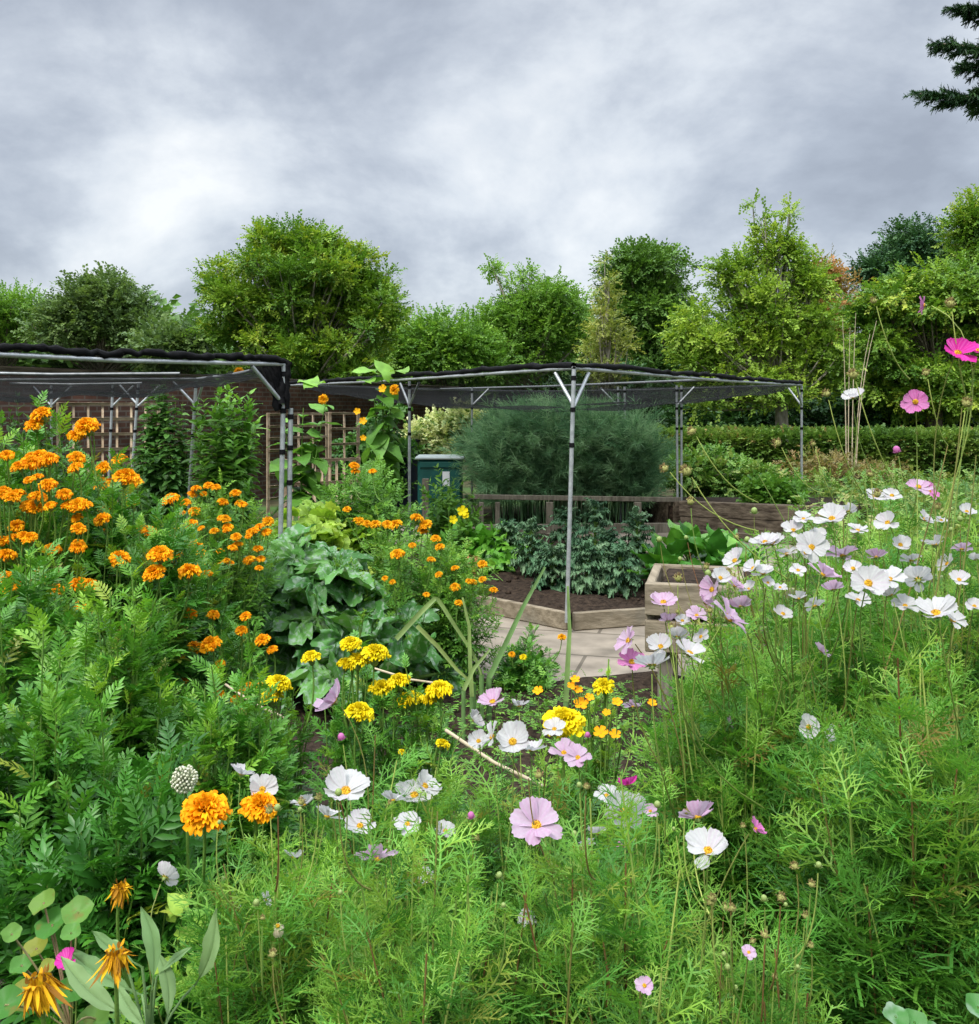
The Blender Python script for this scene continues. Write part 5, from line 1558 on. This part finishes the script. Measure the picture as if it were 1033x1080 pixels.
for q in [(976, 322, 24, 'k', 'L', 1.75), (1010, 373, 42, 'm', 'F', 1.7), (1032, 370, 30, 'm', 'u', 1.7), (966, 424, 33, 'k', 'fl', 1.8)]:
    cosmos_flower('r2', *q[:5], d=q[5], drop=.38)
for q in [(866, 687, 27, 'p', 'r', 1.6), (853, 767, 30, 'w', 'f', 1.42), (872, 772, 24, 'w', 'fr', 1.42), (768, 762, 18, 'p', 'r', 1.6)]:
    cosmos_flower(('r1', 'r4'), *q[:5], d=q[5])
for q in [(736, 863, 50, 'p', 's', 1.2), (747, 899, 58, 'w', 's', 1.12), (797, 875, 28, 'k', 'r', 1.2), (686, 856, 18, 'p', 'u', 1.3), (659, 857, 50, 'w', 'b', 1.25), (663, 828, 26, 'm', 's', 1.35), (661, 894, 24, 'k', 's', 1.3),
          (620, 893, 24, 'w', 's', 1.3), (566, 872, 58, 'p', 's', 1.2), (520, 741, 34, 'p', 's', 1.75), (541, 783, 44, 'w', 's', 1.55), (520, 778, 34, 'w', 'l', 1.6), (561, 792, 36, 'w', 's', 1.6), (595, 795, 32, 'p', 's', 1.65), (505, 782, 24, 'w', 's', 1.7),
          (437, 840, 46, 'w', 's', 1.6), (399, 908, 50, 'p', 's', 1.2), (353, 740, 46, 'p', 'l', 1.55), (365, 836, 58, 'w', 's', 1.25), (255, 817, 32, 'w', 's', 1.5), (277, 833, 36, 'w', 'F', 1.35), (174, 926, 34, 'w', 'b', 1.4),
          (280, 950, 18, 'w', 'r', 1.2), (320, 850, 32, 'w', 's', 1.6), (380, 872, 36, 'w', 's', 1.4), (448, 830, 36, 'w', 'ur', 1.55), (470, 877, 26, 'w', 's', 1.5), (668, 746, 22, 'p', 's', 1.9), (557, 970, 22, 'w', 'u', 1.2), (450, 925, 22, 'w', 'u', 1.3),
          (246, 950, 26, 'w', 'r', 1.35), (630, 880, 26, 'w', 's', 1.4), (680, 1040, 22, 'p', 'u', 1.0), (790, 1005, 20, 'p', 'u', 1.05), (415, 845, 30, 'w', 's', 1.5), (345, 862, 34, 'w', 's', 1.35), (430, 870, 32, 'w', 'u', 1.4), (585, 770, 28, 'w', 's', 1.7), (548, 745, 24, 'w', 's', 1.8), (500, 760, 24, 'w', 'r', 1.75), (610, 800, 30, 'p', 's', 1.5), (310, 905, 26, 'w', 's', 1.3), (640, 840, 28, 'w', 's', 1.4)]:
    cosmos_flower(CB, *q[:5], d=q[5])
cosmos_flower('c1', 293, 977, 24, 'c', 'u', d=1.15)
for px, py, w, d in ((497, 860, 13, 1.3), (360, 777, 13, 1.45), (620, 775, 10, 1.7), (946, 474, 13, 1.9)):
    head_on(CB + RB, PBUD, 'bud', px, py, w, d, label='closed pink cosmos bud')

# seed heads on long pale stalks at right
for px, py, w, ax, ay, d in ((730, 455, 13, 800, 530, 1.9), (701, 494, 13, 800, 560, 1.9), (724, 497, 17, 830, 610, 1.8), (820, 467, 13, 870, 520, 2.0), (900, 395, 15, 950, 520, 1.9), (872, 415, 12, 910, 520, 1.9), (977, 393, 11, 1000, 470, 1.8),
                             (1020, 425, 15, 980, 620, 1.6), (922, 317, 10, 960, 400, 1.8), (1003, 320, 15, 1025, 440, 1.7), (858, 468, 8, 890, 540, 2.0), (918, 500, 10, 930, 560, 1.9)):
    head_on(RB, SEEDH[int(RNG.integers(4))], 'seed_head', px, py, w, d, n=(px - ax, 0, ay - py), anchor=at(ax, ay, d + .1), r0=.00095, label='spiky seed head on long pale stalk', tint=.95)
# random buds & seed heads through the cosmos
for k in range(44):
    px, py = U(690, 1030), U(520, 690)
    head_on(RB, BUD if k % 2 else SEEDH[k % 4], 'bud' if k % 2 else 'seed_head', px, py, U(7, 13), U(1.7, 2.3))
for k in range(46):
    px, py = U(230, 860), U(770, 1060)
    py = max(py, 800 + abs(px - 500) * .25)
    head_on(CB + ('c4',), BUD if k % 2 else SEEDH[k % 4], 'bud' if k % 2 else 'seed_head', px, py, U(7, 14), U(1.0, 1.4), drop=.12)
for k in range(13):
    px, py = U(740, 890), U(900, 1060)
    head_on('c4', BUD if k % 3 == 0 else SEEDH[k % 4], 'bud' if k % 3 == 0 else 'seed_head', px, py, U(7, 14), U(1.0, 1.25), drop=.12)
# thin reddish bare stalks
for th_k, lst in (('r1', ((918, 680, 912, 500, 1.8), (880, 660, 905, 440, 1.9), (870, 640, 800, 500, 1.9))), ('r2', ((985, 640, 1015, 430, 1.6), (930, 720, 1000, 470, 1.7), (1000, 700, 1030, 480, 1.6)))):
    mb = MB()
    for x0_, y0_, x1_, y1_, d in lst:
        mb.tubes(bez(at(x0_, y0_, d), at((x0_ + x1_) / 2 + 6, (y0_ + y1_) / 2, d), at(x1_, y1_, d), 8), np.linspace(.0015, .0009, 8), 5, U(0, .7))
    mb.build('bare_stalk', M['cosmos_stem'], PLANTS[th_k])

# ================================================================== BOTTOM LEFT: sage, nasturtium, wilted marigolds
b = gnd(165, 1.15, .05)
th = thing('sage_plant', 'grey green sage like rosette with long soft leaves at bottom left', 'sage', b); fol, stm = MB(), MB()
cpt = at(158, 1062, 1.12)
for bx, by, tx, ty, up in ((160, 1045, 146, 958, (.2, -1, .2)), (205, 1040, 222, 962, (-.5, -1, .2)), (150, 1050, 72, 995, (0, -.5, 1)), (140, 1075, 62, 1012, (.1, -.7, .8)), (165, 1030, 203, 1000, (0, -.3, 1)), (150, 1020, 96, 982, (0, -.5, 1)),
                           (175, 1085, 165, 1005, (.5, -1, .1)), (160, 1090, 120, 1035, (-.3, -.7, .7)), (130, 1010, 105, 990, (0, -.4, 1))):
    d0 = 1.12 + U(-.05, .05); st = at(bx, by, d0); e = at(tx, ty, d0 + U(-.03, .03)); L_ = np.linalg.norm(e - st)
    stm.tubes(bez(cpt + (0, 0, -.06), (cpt + st) / 2 + (0, 0, -.01), st, 5), .0017, 5)
    fol.stamp(SAGE[int(RNG.integers(4))], frames(norm(e - st)[None], np.array(up, float) + RNG.normal(0, .2, 3)), st[None], L_, U(0, 1))
stm.tubes(np.array([b, (b + cpt) / 2, cpt]), .005, 6)
fol.build('foliage', M['sage'], th); stm.build('stem', M['sage'], th)
b = gnd(60, 1.25, .05)
th = thing('nasturtium_plant', 'nasturtium with round yellowing leaves on thin stalks at bottom left', 'nasturtium', b); fol, stm = MB(), MB()
cpt = at(75, 1090, 1.2)
for tx, ty, w in ((46, 952, 29), (82, 962, 32), (55, 975, 34), (38, 1000, 28), (75, 984, 20), (22, 1018, 22), (50, 1020, 16), (12, 985, 20), (30, 1050, 40), (75, 1045, 30), (5, 1060, 36), (100, 1075, 34)):
    e = at(tx, ty, 1.2 + U(-.05, .05)); n_ = norm(np.array([U(-.4, .4), -.55, 1])); 
    stm.tubes(bez(cpt, (cpt * .6 + e * .4) + (0, 0, .02), e, 7), .0013, 5, U(0, 1))
    fol.stamp(NAST[int(RNG.integers(4))], nframe(n_)[None], e[None], w * 1.2 / F, U(0, 1))
stm.tubes(np.array([b, (b + cpt) / 2, cpt]), .003, 6)
fol.build('foliage', M['nast'], th); stm.build('stem', leaf_mat('nasturtium_stem', [(.3, .2, .12), (.3, .33, .12)], .2), th)
b = gnd(960, 1.15, .05); th = thing('nasturtium_plant', 'nasturtium with two blue green round leaves at the bottom right', 'nasturtium', b); fol, stm = MB(), MB()
for tx, ty, w in ((945, 1072, 26), (965, 1078, 26), (1032, 1062, 28), (988, 1095, 30)):
    e = at(tx, ty, 1.08); stm.tubes(bez(b, b + (0, 0, .5), e, 7), .0013, 5); fol.stamp(NAST[1], nframe((U(-.2, .2), -.5, 1))[None], e[None], w * 1.08 / F, .1)
fol.build('foliage', M['courgette'], th); stm.build('stem', M['mari_stem'], th)

b = gnd(110, 1.3, .05)
th = thing('wilted_marigold', 'marigold stems with drooping brown yellow spent blooms at bottom left', 'marigold', b)
for px, py, w, d, n in ((127, 938, 28, 1.3, (.25, -.2, 1)), (122, 1010, 40, 1.0, (0, -.1, 1)), (42, 1040, 50, 1.0, (-.1, -.2, 1)), (236, 968, 18, 1.3, (0, 0, 1))):
    pos = at(px, py, d); R = nframe(n); s = w * d / F * .52
    f = place('flower', WILT, th, pos, R, s, 'spent brownish yellow bloom'); 
    e = at(px + (40 if px == 127 else 4), 1095, d + .05)
    mb = stalk_into(None, pos - norm(np.array(n, float)) * s * .2, n, e, .0022, None); sub('stalk', mb.mesh('stalk', M['mari_stem'], True, pos, R, s), f)
fol = MB(); stem_leaves(fol, None, b, np.array([at(110, 1040, 1.25), at(145, 1060, 1.2), at(60, 1070, 1.2), at(180, 1050, 1.25)]), MARI, .09, nodes=7, t0=.5); fol.build('foliage', M['mari_leaf'], th)
PLANTS['pk'] = thing('pink_campion', 'small magenta flower low among the sage leaves', 'flower', gnd(72, 1.2, .05))
cosmos_flower('pk', 71, 1014, 26, 'm', 'u', d=1.15)

# broad light green leaves beside the white bloom
plant('bindweed_plant', 'few broad light green leaves beside lone white cosmos bloom', 'plant', 205, 1.45, np.array([at(200, 925, 1.45), at(218, 948, 1.4), at(186, 935, 1.5)]), OVATE, M['lime_leaf'], M['mari_stem'], .05, nodes=4, whorl=1, t0=.8, el=(0, 30), sr=.0015)

# ground cover between foreground plants
mb = MB(); n = 1500
P = np.stack([U(-.6, .75, n), U(2.2, 5.2, n), U(.05, .14, n)], 1)
D = rdir(n) * (1, 1, .3) + (0, 0, .5)
for q in range(4):
    s_ = slice(q, None, 4); mb.stamp(MARI_LO[q], frames(D[s_], np.array([0, 0, 1.])), P[s_], U(.04, .09, len(P[s_])), U(0, 1, len(P[s_])))
tag(mb.build('ground_cover', M['mid_leaf']), 'small green seedlings scattered over the bare bed soil', 'seedlings', kind='stuff')
